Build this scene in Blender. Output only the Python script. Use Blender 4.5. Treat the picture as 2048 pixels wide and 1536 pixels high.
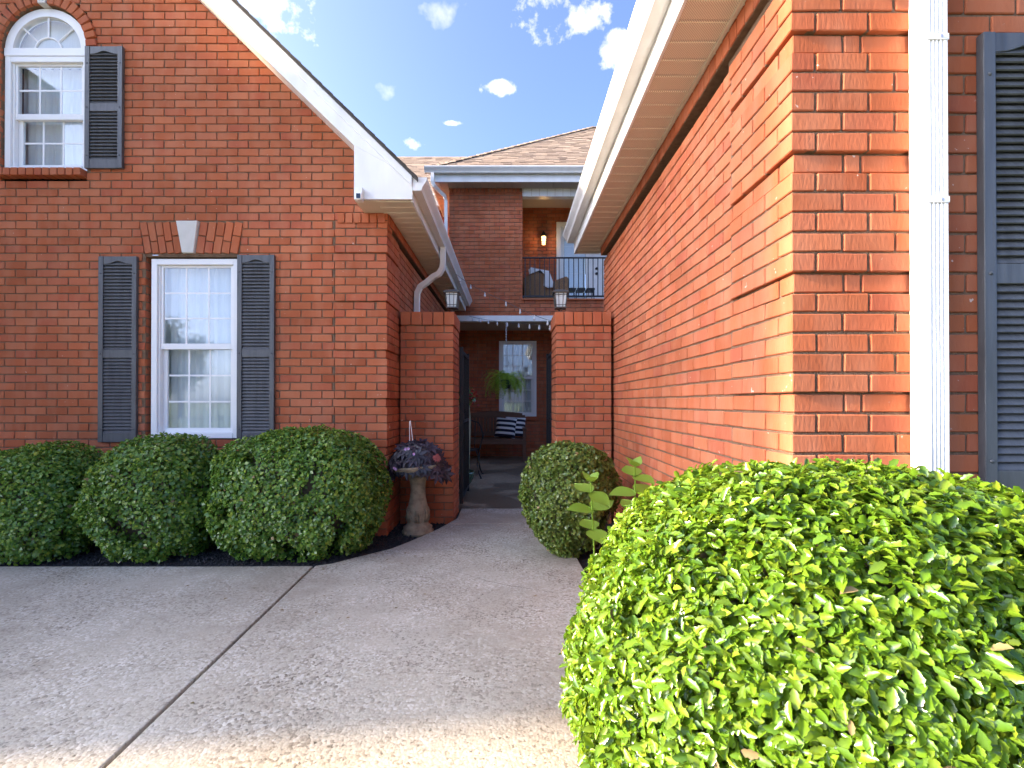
import bpy, bmesh, math, random
import numpy as np
from mathutils import Vector, Matrix, noise as mnoise
R = math.radians
random.seed(7); rng = np.random.default_rng(7)
for o in list(bpy.data.objects): bpy.data.objects.remove(o)
scene = bpy.context.scene
COL = scene.collection

# ---------------------------------------------------------------- camera
F, CX, CY, H = 960.0, 1020.0, 805.0, 1.225      # focal length and vanishing point in photo pixels, eye height
cam_d = bpy.data.cameras.new('camera'); cam = bpy.data.objects.new('camera', cam_d); COL.objects.link(cam)
cam.location = (0, 0, H); cam.rotation_euler = (R(90.3), 0, 0)
cam_d.sensor_width = 36; cam_d.lens = F / 2048 * 36
cam_d.shift_x = (1024 - CX) / 2048
cam_d.shift_y = (CY - 768 - F * math.tan(R(0.3))) / 2048
cam_d.clip_start = 0.05; cam_d.clip_end = 2000
scene.camera = cam

# ---------------------------------------------------------------- sky and sun
SUN_EL, SUN_AZ = 22.0, 6.0                      # light travels towards +X, turned 6 degrees towards +Y
w = bpy.data.worlds.new('World'); scene.world = w; w.use_nodes = True
nt = w.node_tree; nt.nodes.clear()
def N(nt, t, **kw):
    n = nt.nodes.new(t)
    for k, v in kw.items():
        if k.startswith('i_'):
            key = k[2:]; key = int(key) if key.isdigit() else key
            n.inputs[key].default_value = v
        else: setattr(n, k, v)
    return n
sky = N(nt, 'ShaderNodeTexSky'); sky.sky_type = 'NISHITA'; sky.sun_disc = False
sky.sun_elevation = R(SUN_EL); sky.sun_rotation = R(270 - SUN_AZ)
sky.air_density = 0.35; sky.dust_density = 3.8; sky.ozone_density = 7.0
bg = N(nt, 'ShaderNodeBackground'); bg.inputs['Strength'].default_value = 0.15
out = N(nt, 'ShaderNodeOutputWorld')
geo = N(nt, 'ShaderNodeTexCoord')
L = nt.links.new
def math_node(nt, op, a, b=None, c=None, clamp=False):
    n = nt.nodes.new('ShaderNodeMath'); n.operation = op; n.use_clamp = clamp
    for i, v in enumerate((a, b, c)):
        if v is None: continue
        if isinstance(v, (int, float)): n.inputs[i].default_value = v
        else: nt.links.new(v, n.inputs[i])
    return n.outputs[0]
def ndir(px, py):
    v = Vector(((px - CX) / F, 1.0, (CY - py) / F)); return v.normalized()
# puffs of cloud: (direction, angular half width, half height)
puffs = [(ndir(505, 12), .055, .05), (ndir(450, -60), .10, .06), (ndir(1128, 38), .062, .024), (ndir(1100, 10), .04, .02),
         (ndir(1228, 100), .036, .022), (ndir(1000, 176), .030, .011), (ndir(822, 287), .024, .010),
         (ndir(905, 244), .016, .004)]
no = N(nt, 'ShaderNodeTexNoise'); no.inputs['Scale'].default_value = 17; no.inputs['Detail'].default_value = 7; no.inputs['Roughness'].default_value = .62
L(geo.outputs['Generated'], no.inputs['Vector'])
wob = math_node(nt, 'MULTIPLY_ADD', no.outputs['Fac'], 4.4, -2.2)
total = None
for d, a, b in puffs:
    r = Vector((d.y, -d.x, 0)).normalized(); u = r.cross(d)
    def dot(v):
        n = N(nt, 'ShaderNodeVectorMath'); n.operation = 'DOT_PRODUCT'; L(geo.outputs['Generated'], n.inputs[0]); n.inputs[1].default_value = v; return n.outputs['Value']
    fx = math_node(nt, 'MULTIPLY', dot(r), 1 / a); fy = math_node(nt, 'MULTIPLY', dot(u), 1 / b)
    q = math_node(nt, 'ADD', math_node(nt, 'MULTIPLY', fx, fx), math_node(nt, 'MULTIPLY', fy, fy))
    front = math_node(nt, 'GREATER_THAN', dot(d), 0.5)
    m = math_node(nt, 'MULTIPLY', front, math_node(nt, 'MULTIPLY', math_node(nt, 'ADD', math_node(nt, 'MULTIPLY', math_node(nt, 'SUBTRACT', 1.0, q), 0.45), wob), 0.75))
    m = math_node(nt, 'MAXIMUM', m, 0.0)
    total = m if total is None else math_node(nt, 'MAXIMUM', total, m)
# sparse fair-weather cloud over the rest of the sky
no2 = N(nt, 'ShaderNodeTexNoise'); no2.inputs['Scale'].default_value = 4.2; no2.inputs['Detail'].default_value = 7
L(geo.outputs['Generated'], no2.inputs['Vector'])
sparse = math_node(nt, 'MULTIPLY', math_node(nt, 'MAXIMUM', math_node(nt, 'SUBTRACT', no2.outputs['Fac'], .68), 0.0), 6.0)
total = math_node(nt, 'MAXIMUM', total, sparse)
fac = math_node(nt, 'MULTIPLY', math_node(nt, 'MINIMUM', total, 1.0), .9)
mix = N(nt, 'ShaderNodeMix'); mix.data_type = 'RGBA'
L(fac, mix.inputs['Factor']); L(sky.outputs['Color'], mix.inputs['A']); mix.inputs['B'].default_value = (2.6, 2.65, 2.8, 1)
L(mix.outputs['Result'], bg.inputs['Color']); L(bg.outputs[0], out.inputs['Surface'])

sd = bpy.data.lights.new('sun', 'SUN'); sun = bpy.data.objects.new('sun', sd); COL.objects.link(sun)
sd.energy = 2.0; sd.angle = R(2.0); sd.color = (1.0, .84, .64)
ld = Vector((math.cos(R(SUN_EL)) * math.cos(R(SUN_AZ)), math.cos(R(SUN_EL)) * math.sin(R(SUN_AZ)), -math.sin(R(SUN_EL))))
sun.rotation_euler = ld.to_track_quat('-Z', 'Y').to_euler(); sun.location = (-20, -2, 10)
scene.view_settings.view_transform = 'Standard'; scene.view_settings.look = 'None'
scene.view_settings.exposure = 2.98; scene.view_settings.gamma = 1.0
scene.view_settings.use_curve_mapping = False
scene.view_settings.use_white_balance = True; scene.view_settings.white_balance_temperature = 7900; scene.view_settings.white_balance_tint = 10
scene.cycles.max_bounces = 5; scene.cycles.diffuse_bounces = 3; scene.cycles.glossy_bounces = 2; scene.cycles.transmission_bounces = 3; scene.cycles.transparent_max_bounces = 8

# ---------------------------------------------------------------- materials
def mat(name, color=(.5, .5, .5), rough=.6, var=0.0, vcol=None, nscale=0, ncol=None, nfac=.5, bump=0.0, bscale=60, metal=0.0, spec=.5, transl=0, hue=None, stretch=None, detail=4):
    """principled surface: base colour, per-piece variation, a noise stain and a bump"""
    m = bpy.data.materials.new(name); m.use_nodes = True; t = m.node_tree; p = t.nodes['Principled BSDF']; lk = t.links.new
    p.inputs['Roughness'].default_value = rough; p.inputs['Metallic'].default_value = metal; p.inputs['Specular IOR Level'].default_value = spec
    rgb = t.nodes.new('ShaderNodeRGB'); rgb.outputs[0].default_value = (*color, 1); cur = rgb.outputs[0]
    tc = t.nodes.new('ShaderNodeTexCoord'); g = t.nodes.new('ShaderNodeNewGeometry')
    vec = g.outputs['Position']
    if stretch:
        mp = t.nodes.new('ShaderNodeMapping'); mp.inputs['Scale'].default_value = stretch; lk(vec, mp.inputs['Vector']); svec = mp.outputs[0]
    else: svec = vec
    if vcol or var:
        oi = t.nodes.new('ShaderNodeObjectInfo')
        s = math_node(t, 'FRACT', math_node(t, 'ADD', oi.outputs['Random'], g.outputs['Random Per Island']))
        if vcol:
            rp = t.nodes.new('ShaderNodeValToRGB'); e = rp.color_ramp.elements
            n = len(vcol)
            for i, c in enumerate(vcol):
                el = e[i] if i < 2 else e.new(1)
                el.position = i / (n - 1) if n > 1 else 0
                el.color = (*c, 1)
            for i, c in enumerate(vcol): e[i].position = i / (n - 1); e[i].color = (*c, 1)
            lk(s, rp.inputs[0]); cur = rp.outputs[0]
        if var:
            hs = t.nodes.new('ShaderNodeHueSaturation'); lk(cur, hs.inputs['Color'])
            lk(math_node(t, 'MULTIPLY_ADD', s, 2 * var, 1 - var), hs.inputs['Value']); cur = hs.outputs[0]
    if nscale:
        n1 = t.nodes.new('ShaderNodeTexNoise'); n1.inputs['Scale'].default_value = nscale; n1.inputs['Detail'].default_value = detail; lk(svec, n1.inputs['Vector'])
        mx = t.nodes.new('ShaderNodeMix'); mx.data_type = 'RGBA'
        rr = t.nodes.new('ShaderNodeMapRange'); rr.inputs['From Min'].default_value = .42; rr.inputs['From Max'].default_value = .7; rr.inputs['To Max'].default_value = nfac
        lk(n1.outputs['Fac'], rr.inputs['Value']); lk(rr.outputs[0], mx.inputs['Factor']); lk(cur, mx.inputs['A']); mx.inputs['B'].default_value = (*(ncol or color), 1); cur = mx.outputs['Result']
    lk(cur, p.inputs['Base Color'])
    if bump:
        nb = t.nodes.new('ShaderNodeTexNoise'); nb.inputs['Scale'].default_value = bscale; nb.inputs['Detail'].default_value = 5; lk(svec, nb.inputs['Vector'])
        b = t.nodes.new('ShaderNodeBump'); b.inputs['Strength'].default_value = bump; b.inputs['Distance'].default_value = .01; lk(nb.outputs['Fac'], b.inputs['Height']); lk(b.outputs[0], p.inputs['Normal'])
    if transl:
        tr = t.nodes.new('ShaderNodeBsdfTranslucent'); ms = t.nodes.new('ShaderNodeMixShader'); ms.inputs[0].default_value = transl
        hs = t.nodes.new('ShaderNodeHueSaturation'); hs.inputs['Value'].default_value = 1.5; hs.inputs['Hue'].default_value = .48; lk(cur, hs.inputs['Color']); lk(hs.outputs[0], tr.inputs['Color'])
        o = t.nodes['Material Output']; lk(p.outputs[0], ms.inputs[1]); lk(tr.outputs[0], ms.inputs[2]); lk(ms.outputs[0], o.inputs['Surface'])
    return m
M = {}
M['brick'] = mat('brick', rough=.85, vcol=[(.40, .102, .044), (.46, .128, .056), (.44, .114, .048), (.47, .145, .068), (.37, .092, .048), (.45, .122, .052)], var=.11, nscale=9, ncol=(.48, .18, .10), nfac=.6, bump=.22, bscale=90, spec=.12, stretch=(1, 1, .35))
def weather(m, amt=.22, scale=.9):
    """slow drift of tone across a wall plus pale specks of lime"""
    t = m.node_tree; p = t.nodes['Principled BSDF']; lk = t.links.new; src = p.inputs['Base Color'].links[0].from_socket
    g = t.nodes.new('ShaderNodeNewGeometry'); n = t.nodes.new('ShaderNodeTexNoise'); n.inputs['Scale'].default_value = scale; n.inputs['Detail'].default_value = 6; lk(g.outputs['Position'], n.inputs['Vector'])
    hs = t.nodes.new('ShaderNodeHueSaturation'); lk(src, hs.inputs['Color']); lk(math_node(t, 'MULTIPLY_ADD', n.outputs['Fac'], amt * 4, 1 - amt * 2), hs.inputs['Value'])
    v = t.nodes.new('ShaderNodeTexNoise'); v.inputs['Scale'].default_value = 38; v.inputs['Detail'].default_value = 2; lk(g.outputs['Position'], v.inputs['Vector'])
    f = t.nodes.new('ShaderNodeMapRange'); f.inputs['From Min'].default_value = .735; f.inputs['From Max'].default_value = .77; f.inputs['To Max'].default_value = .7; lk(v.outputs['Fac'], f.inputs['Value'])
    x = t.nodes.new('ShaderNodeMix'); x.data_type = 'RGBA'; lk(f.outputs[0], x.inputs['Factor']); lk(hs.outputs[0], x.inputs['A']); x.inputs['B'].default_value = (.62, .52, .44, 1); lk(x.outputs['Result'], p.inputs['Base Color'])
weather(M['brick'])
M['mortar'] = mat('mortar', (.215, .135, .085), .95, nscale=30, ncol=(.14, .085, .055), nfac=.7, bump=.8, bscale=160, spec=.1)
M['white'] = mat('white_paint', (.80, .79, .75), .38, nscale=5, ncol=(.66, .63, .56), nfac=.55, stretch=(1, 1, .35), bump=.05, bscale=14)
M['gutter'] = mat('gutter_metal', (.74, .72, .67), .30, nscale=6, ncol=(.64, .61, .55), nfac=.6, spec=.6)
M['vinyl'] = mat('window_vinyl', (.83, .82, .79), .35)
M['cream'] = mat('cream_panel', (.70, .62, .48), .5, nscale=5, ncol=(.62, .54, .41), nfac=.5)
M['shutter'] = mat('shutter_plastic', (.082, .084, .086), .42, nscale=22, ncol=(.046, .046, .046), nfac=.8, bump=.25, bscale=60, stretch=(1, 1, .12))
M['stone'] = mat('keystone', (.62, .59, .53), .8, nscale=12, ncol=(.52, .49, .43), nfac=.5, bump=.2, bscale=120)
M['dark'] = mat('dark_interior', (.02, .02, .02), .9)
M['iron'] = mat('black_iron', (.018, .018, .020), .45, metal=.3)
M['bronze'] = mat('lantern_metal', (.085, .078, .068), .5, metal=.2, nscale=40, ncol=(.05, .045, .04), nfac=.6)
M['wood'] = mat('bench_wood', (.16, .065, .032), .45, nscale=14, ncol=(.10, .04, .02), nfac=.7, stretch=(.2, 1, 1))
M['shingle'] = mat('shingle_tan', rough=.95, vcol=[(.22, .155, .105), (.33, .24, .165), (.17, .115, .085), (.36, .27, .19), (.27, .195, .14), (.31, .22, .15)], nscale=55, ncol=(.18, .13, .10), nfac=.6, bump=.5, bscale=200)
M['roofdark'] = mat('shingle_edge', (.075, .066, .058), .95, nscale=30, ncol=(.04, .035, .03), nfac=.7)
M['mulch'] = mat('black_mulch', rough=.9, vcol=[(.012, .012, .013), (.03, .03, .032), (.02, .02, .024), (.05, .045, .04)])
M['soil'] = mat('bed_soil', (.018, .017, .017), .95, nscale=60, ncol=(.035, .03, .026), nfac=.7, bump=1, bscale=90)
M['leaf_bush'] = mat('boxwood_leaf', rough=.27, vcol=[(.055, .14, .022), (.09, .20, .032), (.13, .26, .036), (.07, .17, .030), (.20, .32, .045), (.27, .35, .05)], transl=.30, spec=.5)
M['leaf_mid'] = mat('boxwood_leaf_yellowing', rough=.30, vcol=[(.075, .14, .022), (.12, .19, .03), (.17, .22, .04), (.09, .155, .025), (.26, .28, .055)], transl=.26, spec=.5)
M['leaf_holly'] = mat('holly_leaf', rough=.24, vcol=[(.075, .17, .012), (.115, .235, .018), (.16, .275, .022), (.09, .19, .014), (.22, .31, .03), (.05, .125, .012), (.125, .245, .018)], transl=.30, spec=.6)
M['leaf_weed'] = mat('weed_leaf', rough=.45, vcol=[(.15, .27, .025), (.20, .33, .04), (.17, .29, .03)], transl=.35)
M['leaf_purple'] = mat('purple_leaf', rough=.42, vcol=[(.012, .009, .013), (.026, .020, .030), (.042, .030, .044), (.018, .014, .020)], transl=.06)
M['leaf_red'] = mat('red_leaf', (.28, .06, .05), .45, transl=.2)
M['pink'] = mat('mauve_flower', (.50, .30, .52), .5)
M['fern'] = mat('fern_frond', rough=.5, vcol=[(.18, .34, .02), (.26, .44, .03), (.33, .50, .05), (.12, .26, .02)], transl=.35)
M['twig'] = mat('twig', (.075, .055, .035), .9)
M['basin'] = mat('aged_concrete', (.33, .25, .155), .85, nscale=18, ncol=(.17, .12, .075), nfac=.8, bump=.6, bscale=60)
M['pot'] = mat('green_pot', (.02, .06, .035), .3)
M['glaze'] = mat('green_glaze', (.05, .10, .055), .25, nscale=8, ncol=(.03, .05, .03), nfac=.7)
M['vase'] = mat('streaked_glaze', (.42, .34, .22), .3, nscale=16, ncol=(.10, .20, .08), nfac=1.0, stretch=(1, 1, .12))
M['wicker'] = mat('wicker', (.34, .17, .07), .6, nscale=70, ncol=(.10, .045, .02), nfac=.8, bump=1, bscale=120)
M['fabric'] = mat('white_fabric', (.78, .77, .75), .9, bump=.2, bscale=200)
M['navy'] = mat('navy_stripe', (.012, .014, .030), .85)
M['curtain'] = mat('sheer_curtain', (.72, .72, .69), .9, nscale=40, ncol=(.58, .59, .56), nfac=.5, stretch=(6, 1, .2))
M['chain'] = mat('steel_chain', (.6, .6, .62), .35, metal=.8)
M['wire'] = mat('string_wire', (.05, .05, .05), .6)
M['lens'] = mat('camera_lens', (.02, .03, .05), .15)
M['ceil'] = mat('porch_ceiling', (.50, .42, .36), .6)
M['grass'] = mat('lawn', (.07, .12, .03), .95, nscale=3, ncol=(.10, .13, .04), nfac=.7, bump=.6, bscale=40)
M['bark'] = mat('bark', (.10, .075, .05), .95, bump=1, bscale=20)
M['leaf_tree'] = mat('tree_leaf', rough=.5, vcol=[(.04, .08, .02), (.06, .11, .03), (.05, .095, .022)], transl=.2)
M['litter'] = mat('dry_leaf', rough=.8, vcol=[(.20, .12, .055), (.14, .11, .04), (.30, .20, .09)])
M['groove'] = mat('groove_dirt', (.055, .05, .044), .98)
M['flower'] = mat('red_flower', (.42, .035, .02), .5)

def glass_mat(name, refl=.16, tint=(.93, .96, .97)):
    m = bpy.data.materials.new(name); m.use_nodes = True; t = m.node_tree; t.nodes.clear(); lk = t.links.new
    o = t.nodes.new('ShaderNodeOutputMaterial'); ms = t.nodes.new('ShaderNodeMixShader'); tr = t.nodes.new('ShaderNodeBsdfTransparent'); gl = t.nodes.new('ShaderNodeBsdfGlossy')
    tr.inputs[0].default_value = (*tint, 1); gl.inputs['Roughness'].default_value = .03; gl.inputs['Color'].default_value = (.95, .98, 1, 1)
    fr = t.nodes.new('ShaderNodeFresnel'); gn = t.nodes.new('ShaderNodeNewGeometry'); lk(math_node(t, 'MULTIPLY_ADD', gn.outputs['Backfacing'], 1 / 1.5 - 1.5, 1.5), fr.inputs[0])
    lk(math_node(t, 'ADD', fr.outputs[0], refl, clamp=True), ms.inputs[0]); lk(tr.outputs[0], ms.inputs[1]); lk(gl.outputs[0], ms.inputs[2]); lk(ms.outputs[0], o.inputs['Surface'])
    return m
M['glass'] = glass_mat('window_glass', .035)
M['lantern_glass'] = mat('frosted_lantern_glass', (.62, .70, .70), .25, spec=.7)
M['bulb'] = mat('clear_bulb', (.72, .72, .72), .1, spec=.8)
def emit(name, c, s):
    m = bpy.data.materials.new(name); m.use_nodes = True; p = m.node_tree.nodes['Principled BSDF']; p.inputs['Base Color'].default_value = (*c, 1)
    p.inputs['Emission Color'].default_value = (*c, 1); p.inputs['Emission Strength'].default_value = s; return m
M['lit'] = emit('lit_lamp_glass', (1, .72, .40), .35)
def concrete(name, base, dark, light, stain, wet=False):
    m = bpy.data.materials.new(name); m.use_nodes = True; t = m.node_tree; p = t.nodes['Principled BSDF']; lk = t.links.new
    g = t.nodes.new('ShaderNodeNewGeometry'); P = g.outputs['Position']; p.inputs['Roughness'].default_value = .9; p.inputs['Specular IOR Level'].default_value = .25
    def mixc(f, a, b):
        x = t.nodes.new('ShaderNodeMix'); x.data_type = 'RGBA'; lk(f, x.inputs['Factor'])
        for s, v in (('A', a), ('B', b)):
            if isinstance(v, tuple): x.inputs[s].default_value = (*v, 1)
            else: lk(v, x.inputs[s])
        return x.outputs['Result']
    def nz(s, d=5, r=.6):
        n = t.nodes.new('ShaderNodeTexNoise'); n.inputs['Scale'].default_value = s; n.inputs['Detail'].default_value = d; n.inputs['Roughness'].default_value = r; lk(P, n.inputs['Vector']); return n.outputs['Fac']
    def ramp(v, a, b, k=1.0):
        r = t.nodes.new('ShaderNodeMapRange'); r.inputs['From Min'].default_value = a; r.inputs['From Max'].default_value = b; r.inputs['To Max'].default_value = k; lk(v, r.inputs['Value']); return r.outputs[0]
    c = mixc(ramp(nz(1.3), .42, .72, .65), base, stain)
    v = t.nodes.new('ShaderNodeTexVoronoi'); v.inputs['Scale'].default_value = 84; lk(P, v.inputs['Vector'])
    sep = t.nodes.new('ShaderNodeSeparateColor'); lk(v.outputs['Color'], sep.inputs[0])
    agg = ramp(nz(1.7, 4), .36, .66, 1)
    c = mixc(math_node(t, 'MULTIPLY', ramp(sep.outputs[0], .50, .95, 1.0), agg), c, dark)
    c = mixc(math_node(t, 'MULTIPLY', ramp(sep.outputs[1], .55, .95, .95), ramp(nz(2.9, 4), .35, .65, 1)), c, light)
    c = mixc(ramp(nz(.75, 6, .65), .48, .64, .6), c, tuple(x * .72 for x in stain))
    pit = ramp(nz(48, 4, .75), .57, .64, .85)
    dens = ramp(nz(2.2, 3), .40, .62, 1)
    c = mixc(math_node(t, 'MULTIPLY', pit, dens), c, tuple(x * .42 for x in dark))
    if wet:
        wf = ramp(nz(1.1, 4), .47, .53, .8); c = mixc(wf, c, tuple(x * .35 for x in base))
        lk(math_node(t, 'MULTIPLY_ADD', wf, -.55, .85), p.inputs['Roughness'])
    lk(c, p.inputs['Base Color'])
    b = t.nodes.new('ShaderNodeBump'); b.inputs['Strength'].default_value = .7; b.inputs['Distance'].default_value = .004
    hgt = math_node(t, 'ADD', math_node(t, 'MULTIPLY', v.outputs['Distance'], -.6), math_node(t, 'MULTIPLY', pit, -1.0))
    lk(hgt, b.inputs['Height']); lk(b.outputs[0], p.inputs['Normal'])
    return m
M['concrete'] = concrete('aggregate_concrete', (.46, .415, .33), (.16, .13, .095), (.62, .58, .49), (.37, .31, .225))
M['patio'] = concrete('patio_concrete', (.34, .25, .165), (.17, .115, .075), (.46, .37, .27), (.24, .16, .10), wet=True)
def perforated(name):
    m = mat(name, (.72, .65, .51), .5); t = m.node_tree; p = t.nodes['Principled BSDF']; lk = t.links.new
    g = t.nodes.new('ShaderNodeNewGeometry'); sp = t.nodes.new('ShaderNodeSeparateXYZ'); lk(g.outputs['Position'], sp.inputs[0])
    k = 2 * math.pi / .0115
    f = math_node(t, 'MULTIPLY', math_node(t, 'SINE', math_node(t, 'MULTIPLY', sp.outputs[0], k)), math_node(t, 'SINE', math_node(t, 'MULTIPLY', sp.outputs[1], k)))
    hole = math_node(t, 'GREATER_THAN', f, .42)
    x = t.nodes.new('ShaderNodeMix'); x.data_type = 'RGBA'; lk(hole, x.inputs['Factor']); x.inputs['A'].default_value = (.72, .65, .51, 1); x.inputs['B'].default_value = (.32, .26, .19, 1)
    lk(x.outputs['Result'], p.inputs['Base Color']); return m
M['perf'] = perforated('perforated_soffit')
def stripes(name):
    m = mat(name, (.75, .75, .73), .9); t = m.node_tree; p = t.nodes['Principled BSDF']; lk = t.links.new
    tc = t.nodes.new('ShaderNodeTexCoord'); sp = t.nodes.new('ShaderNodeSeparateXYZ'); lk(tc.outputs['Object'], sp.inputs[0])
    f = math_node(t, 'GREATER_THAN', math_node(t, 'SINE', math_node(t, 'MULTIPLY', sp.outputs[2], 2 * math.pi / .105)), -.1)
    x = t.nodes.new('ShaderNodeMix'); x.data_type = 'RGBA'; lk(f, x.inputs['Factor']); x.inputs['A'].default_value = (.76, .76, .74, 1); x.inputs['B'].default_value = (.012, .014, .03, 1)
    lk(x.outputs['Result'], p.inputs['Base Color']); return m
M['stripe'] = stripes('striped_fabric')
def brickpaint(name):
    m = bpy.data.materials.new(name); m.use_nodes = True; t = m.node_tree; p = t.nodes['Principled BSDF']; lk = t.links.new
    g = t.nodes.new('ShaderNodeNewGeometry'); sp = t.nodes.new('ShaderNodeSeparateXYZ'); lk(g.outputs['Position'], sp.inputs[0]); cb = t.nodes.new('ShaderNodeCombineXYZ')
    lk(math_node(t, 'ADD', sp.outputs[0], sp.outputs[1]), cb.inputs[0]); lk(sp.outputs[2], cb.inputs[1])
    b = t.nodes.new('ShaderNodeTexBrick'); lk(cb.outputs[0], b.inputs['Vector']); b.inputs['Scale'].default_value = 1; b.inputs['Brick Width'].default_value = .2; b.inputs['Row Height'].default_value = .0765; b.inputs['Mortar Size'].default_value = .005
    b.inputs['Color1'].default_value = (.40, .11, .055, 1); b.inputs['Color2'].default_value = (.36, .095, .05, 1); b.inputs['Mortar'].default_value = (.2, .135, .1, 1)
    lk(b.outputs['Color'], p.inputs['Base Color']); p.inputs['Roughness'].default_value = .9; return m
M['brickfar'] = brickpaint('brick_far')

# ---------------------------------------------------------------- builders
def wloc(o):
    v = Vector((0, 0, 0))
    while o is not None: v = v + o.location; o = o.parent
    return v
def tag(o, label=None, cat=None, group=None, kind=None):
    for k, v in (('label', label), ('category', cat), ('group', group), ('kind', kind)):
        if v: o[k] = v
    return o
def thing(name, loc, label, cat, group=None):
    o = bpy.data.objects.new(name, None); COL.objects.link(o); o.location = loc; o.empty_display_size = .1
    return tag(o, label, cat, group)
def link(name, me, parent=None, loc=None, mtx=None):
    """mesh object; loc / mtx are in world space"""
    o = bpy.data.objects.new(name, me); COL.objects.link(o)
    base = wloc(parent) if parent is not None else Vector((0, 0, 0))
    if mtx is not None:
        mm = Matrix.Translation(-base) @ mtx; o.location = mm.to_translation(); o.rotation_euler = mm.to_euler(); o.scale = mm.to_scale()
    elif loc is not None: o.location = Vector(loc) - base
    if parent is not None: o.parent = parent
    return o
class MB:
    def __init__(s): s.v = []; s.f = []
    def add(s, vs, fs):
        k = len(s.v); s.v += [tuple(x) for x in vs]; s.f += [tuple(i + k for i in f) for f in fs]; return s
    def box(s, x0, x1, y0, y1, z0, z1):
        x0, x1 = min(x0, x1), max(x0, x1); y0, y1 = min(y0, y1), max(y0, y1); z0, z1 = min(z0, z1), max(z0, z1)
        return s.add([(x0, y0, z0), (x1, y0, z0), (x1, y1, z0), (x0, y1, z0), (x0, y0, z1), (x1, y0, z1), (x1, y1, z1), (x0, y1, z1)],
                     [(0, 3, 2, 1), (4, 5, 6, 7), (0, 1, 5, 4), (1, 2, 6, 5), (2, 3, 7, 6), (3, 0, 4, 7)])
    def prism(s, pts, a, b, axis):
        """closed 2D polygon extruded between a and b along axis 'x', 'y' or 'z'"""
        def P(p, t): return {'y': (p[0], t, p[1]), 'x': (t, p[0], p[1]), 'z': (p[0], p[1], t)}[axis]
        n = len(pts); k = len(s.v)
        s.v += [P(p, a) for p in pts] + [P(p, b) for p in pts]
        s.f.append(tuple(k + i for i in range(n))); s.f.append(tuple(k + n + n - 1 - i for i in range(n)))
        for i in range(n): j = (i + 1) % n; s.f.append((k + i, k + n + i, k + n + j, k + j))
        return s
    def sweep(s, path, prof, up=(0, 0, 1), cap=True):
        """profile (2D list, or radius) swept along a path"""
        if isinstance(prof, (int, float)): prof = [(prof * math.cos(a), prof * math.sin(a)) for a in [i * 2 * math.pi / 6 for i in range(6)]]
        path = [Vector(p) for p in path]; n = len(prof); rings = []
        for i, p in enumerate(path):
            d = (path[min(i + 1, len(path) - 1)] - path[max(i - 1, 0)]).normalized()
            u = Vector(up)
            if abs(d.dot(u)) > .97: u = Vector((0, 1, 0))
            a = d.cross(u).normalized(); b = a.cross(d).normalized()
            rings.append([tuple(p + a * q[0] + b * q[1]) for q in prof])
        k = len(s.v)
        for r in rings: s.v += r
        for i in range(len(path) - 1):
            for j in range(n):
                j2 = (j + 1) % n; s.f.append((k + i * n + j, k + i * n + j2, k + (i + 1) * n + j2, k + (i + 1) * n + j))
        if cap:
            s.f.append(tuple(k + j for j in range(n - 1, -1, -1))); e = k + (len(path) - 1) * n; s.f.append(tuple(e + j for j in range(n)))
        return s
    def lathe(s, prof, c, seg=24, mod=None):
        k = len(s.v); n = len(prof)
        for i in range(seg):
            a = 2 * math.pi * i / seg
            for r, z in prof:
                q = mod(a, r, z) if mod else r
                s.v.append((c[0] + q * math.cos(a), c[1] + q * math.sin(a), c[2] + z))
        for i in range(seg):
            i2 = (i + 1) % seg
            for j in range(n - 1): s.f.append((k + i * n + j, k + i2 * n + j, k + i2 * n + j + 1, k + i * n + j + 1))
        return s
    def mesh(s, name, m, off=(0, 0, 0), smooth=False):
        me = bpy.data.meshes.new(name); ox, oy, oz = off
        me.from_pydata([(x - ox, y - oy, z - oz) for x, y, z in s.v], [], s.f)
        if m is not None: me.materials.append(M[m] if isinstance(m, str) else m)
        bm = bmesh.new(); bm.from_mesh(me); bmesh.ops.recalc_face_normals(bm, faces=bm.faces); bm.to_mesh(me); bm.free()
        if smooth: me.polygons.foreach_set('use_smooth', [True] * len(me.polygons))
        me.update(); return me
    def build(s, name, m, parent=None, smooth=False, kind=None, bevel=0, label=None, origin=None):
        base = Vector(origin) if origin is not None else (wloc(parent) if parent is not None else Vector((0, 0, 0)))
        me = s.mesh(name, m, base, smooth); o = link(name, me, parent, loc=base if origin is not None else None)
        if bevel:
            b = o.modifiers.new('bevel', 'BEVEL'); b.width = bevel; b.segments = 2; b.limit_method = 'ANGLE'
        if kind: o['kind'] = kind
        if label: o['label'] = label
        return o
def np_mesh(name, V, Fc, m, smooth=False):
    """V (n,3) floats, Fc (k, c) equal-sized faces"""
    me = bpy.data.meshes.new(name); c = Fc.shape[1]
    me.vertices.add(len(V)); me.vertices.foreach_set('co', np.ascontiguousarray(V, np.float32).ravel())
    me.loops.add(Fc.size); me.loops.foreach_set('vertex_index', np.ascontiguousarray(Fc, np.int32).ravel())
    me.polygons.add(len(Fc)); me.polygons.foreach_set('loop_start', np.arange(0, Fc.size, c, dtype=np.int32))
    try: me.polygons.foreach_set('loop_total', np.full(len(Fc), c, np.int32))
    except Exception: pass
    me.polygons.foreach_set('use_smooth', np.full(len(Fc), smooth, bool))
    me.materials.append(M[m]); me.update(calc_edges=True); me.validate(); return me
def proj(p):
    y = max(p[1], .05); return CX + F * p[0] / y, CY - F * (p[2] - H) / y
def inframe(p, mar=0):
    x, y = proj(p); return p[1] > .1 and -mar < x < 2048 + mar and -mar < y < 1536 + mar

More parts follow.
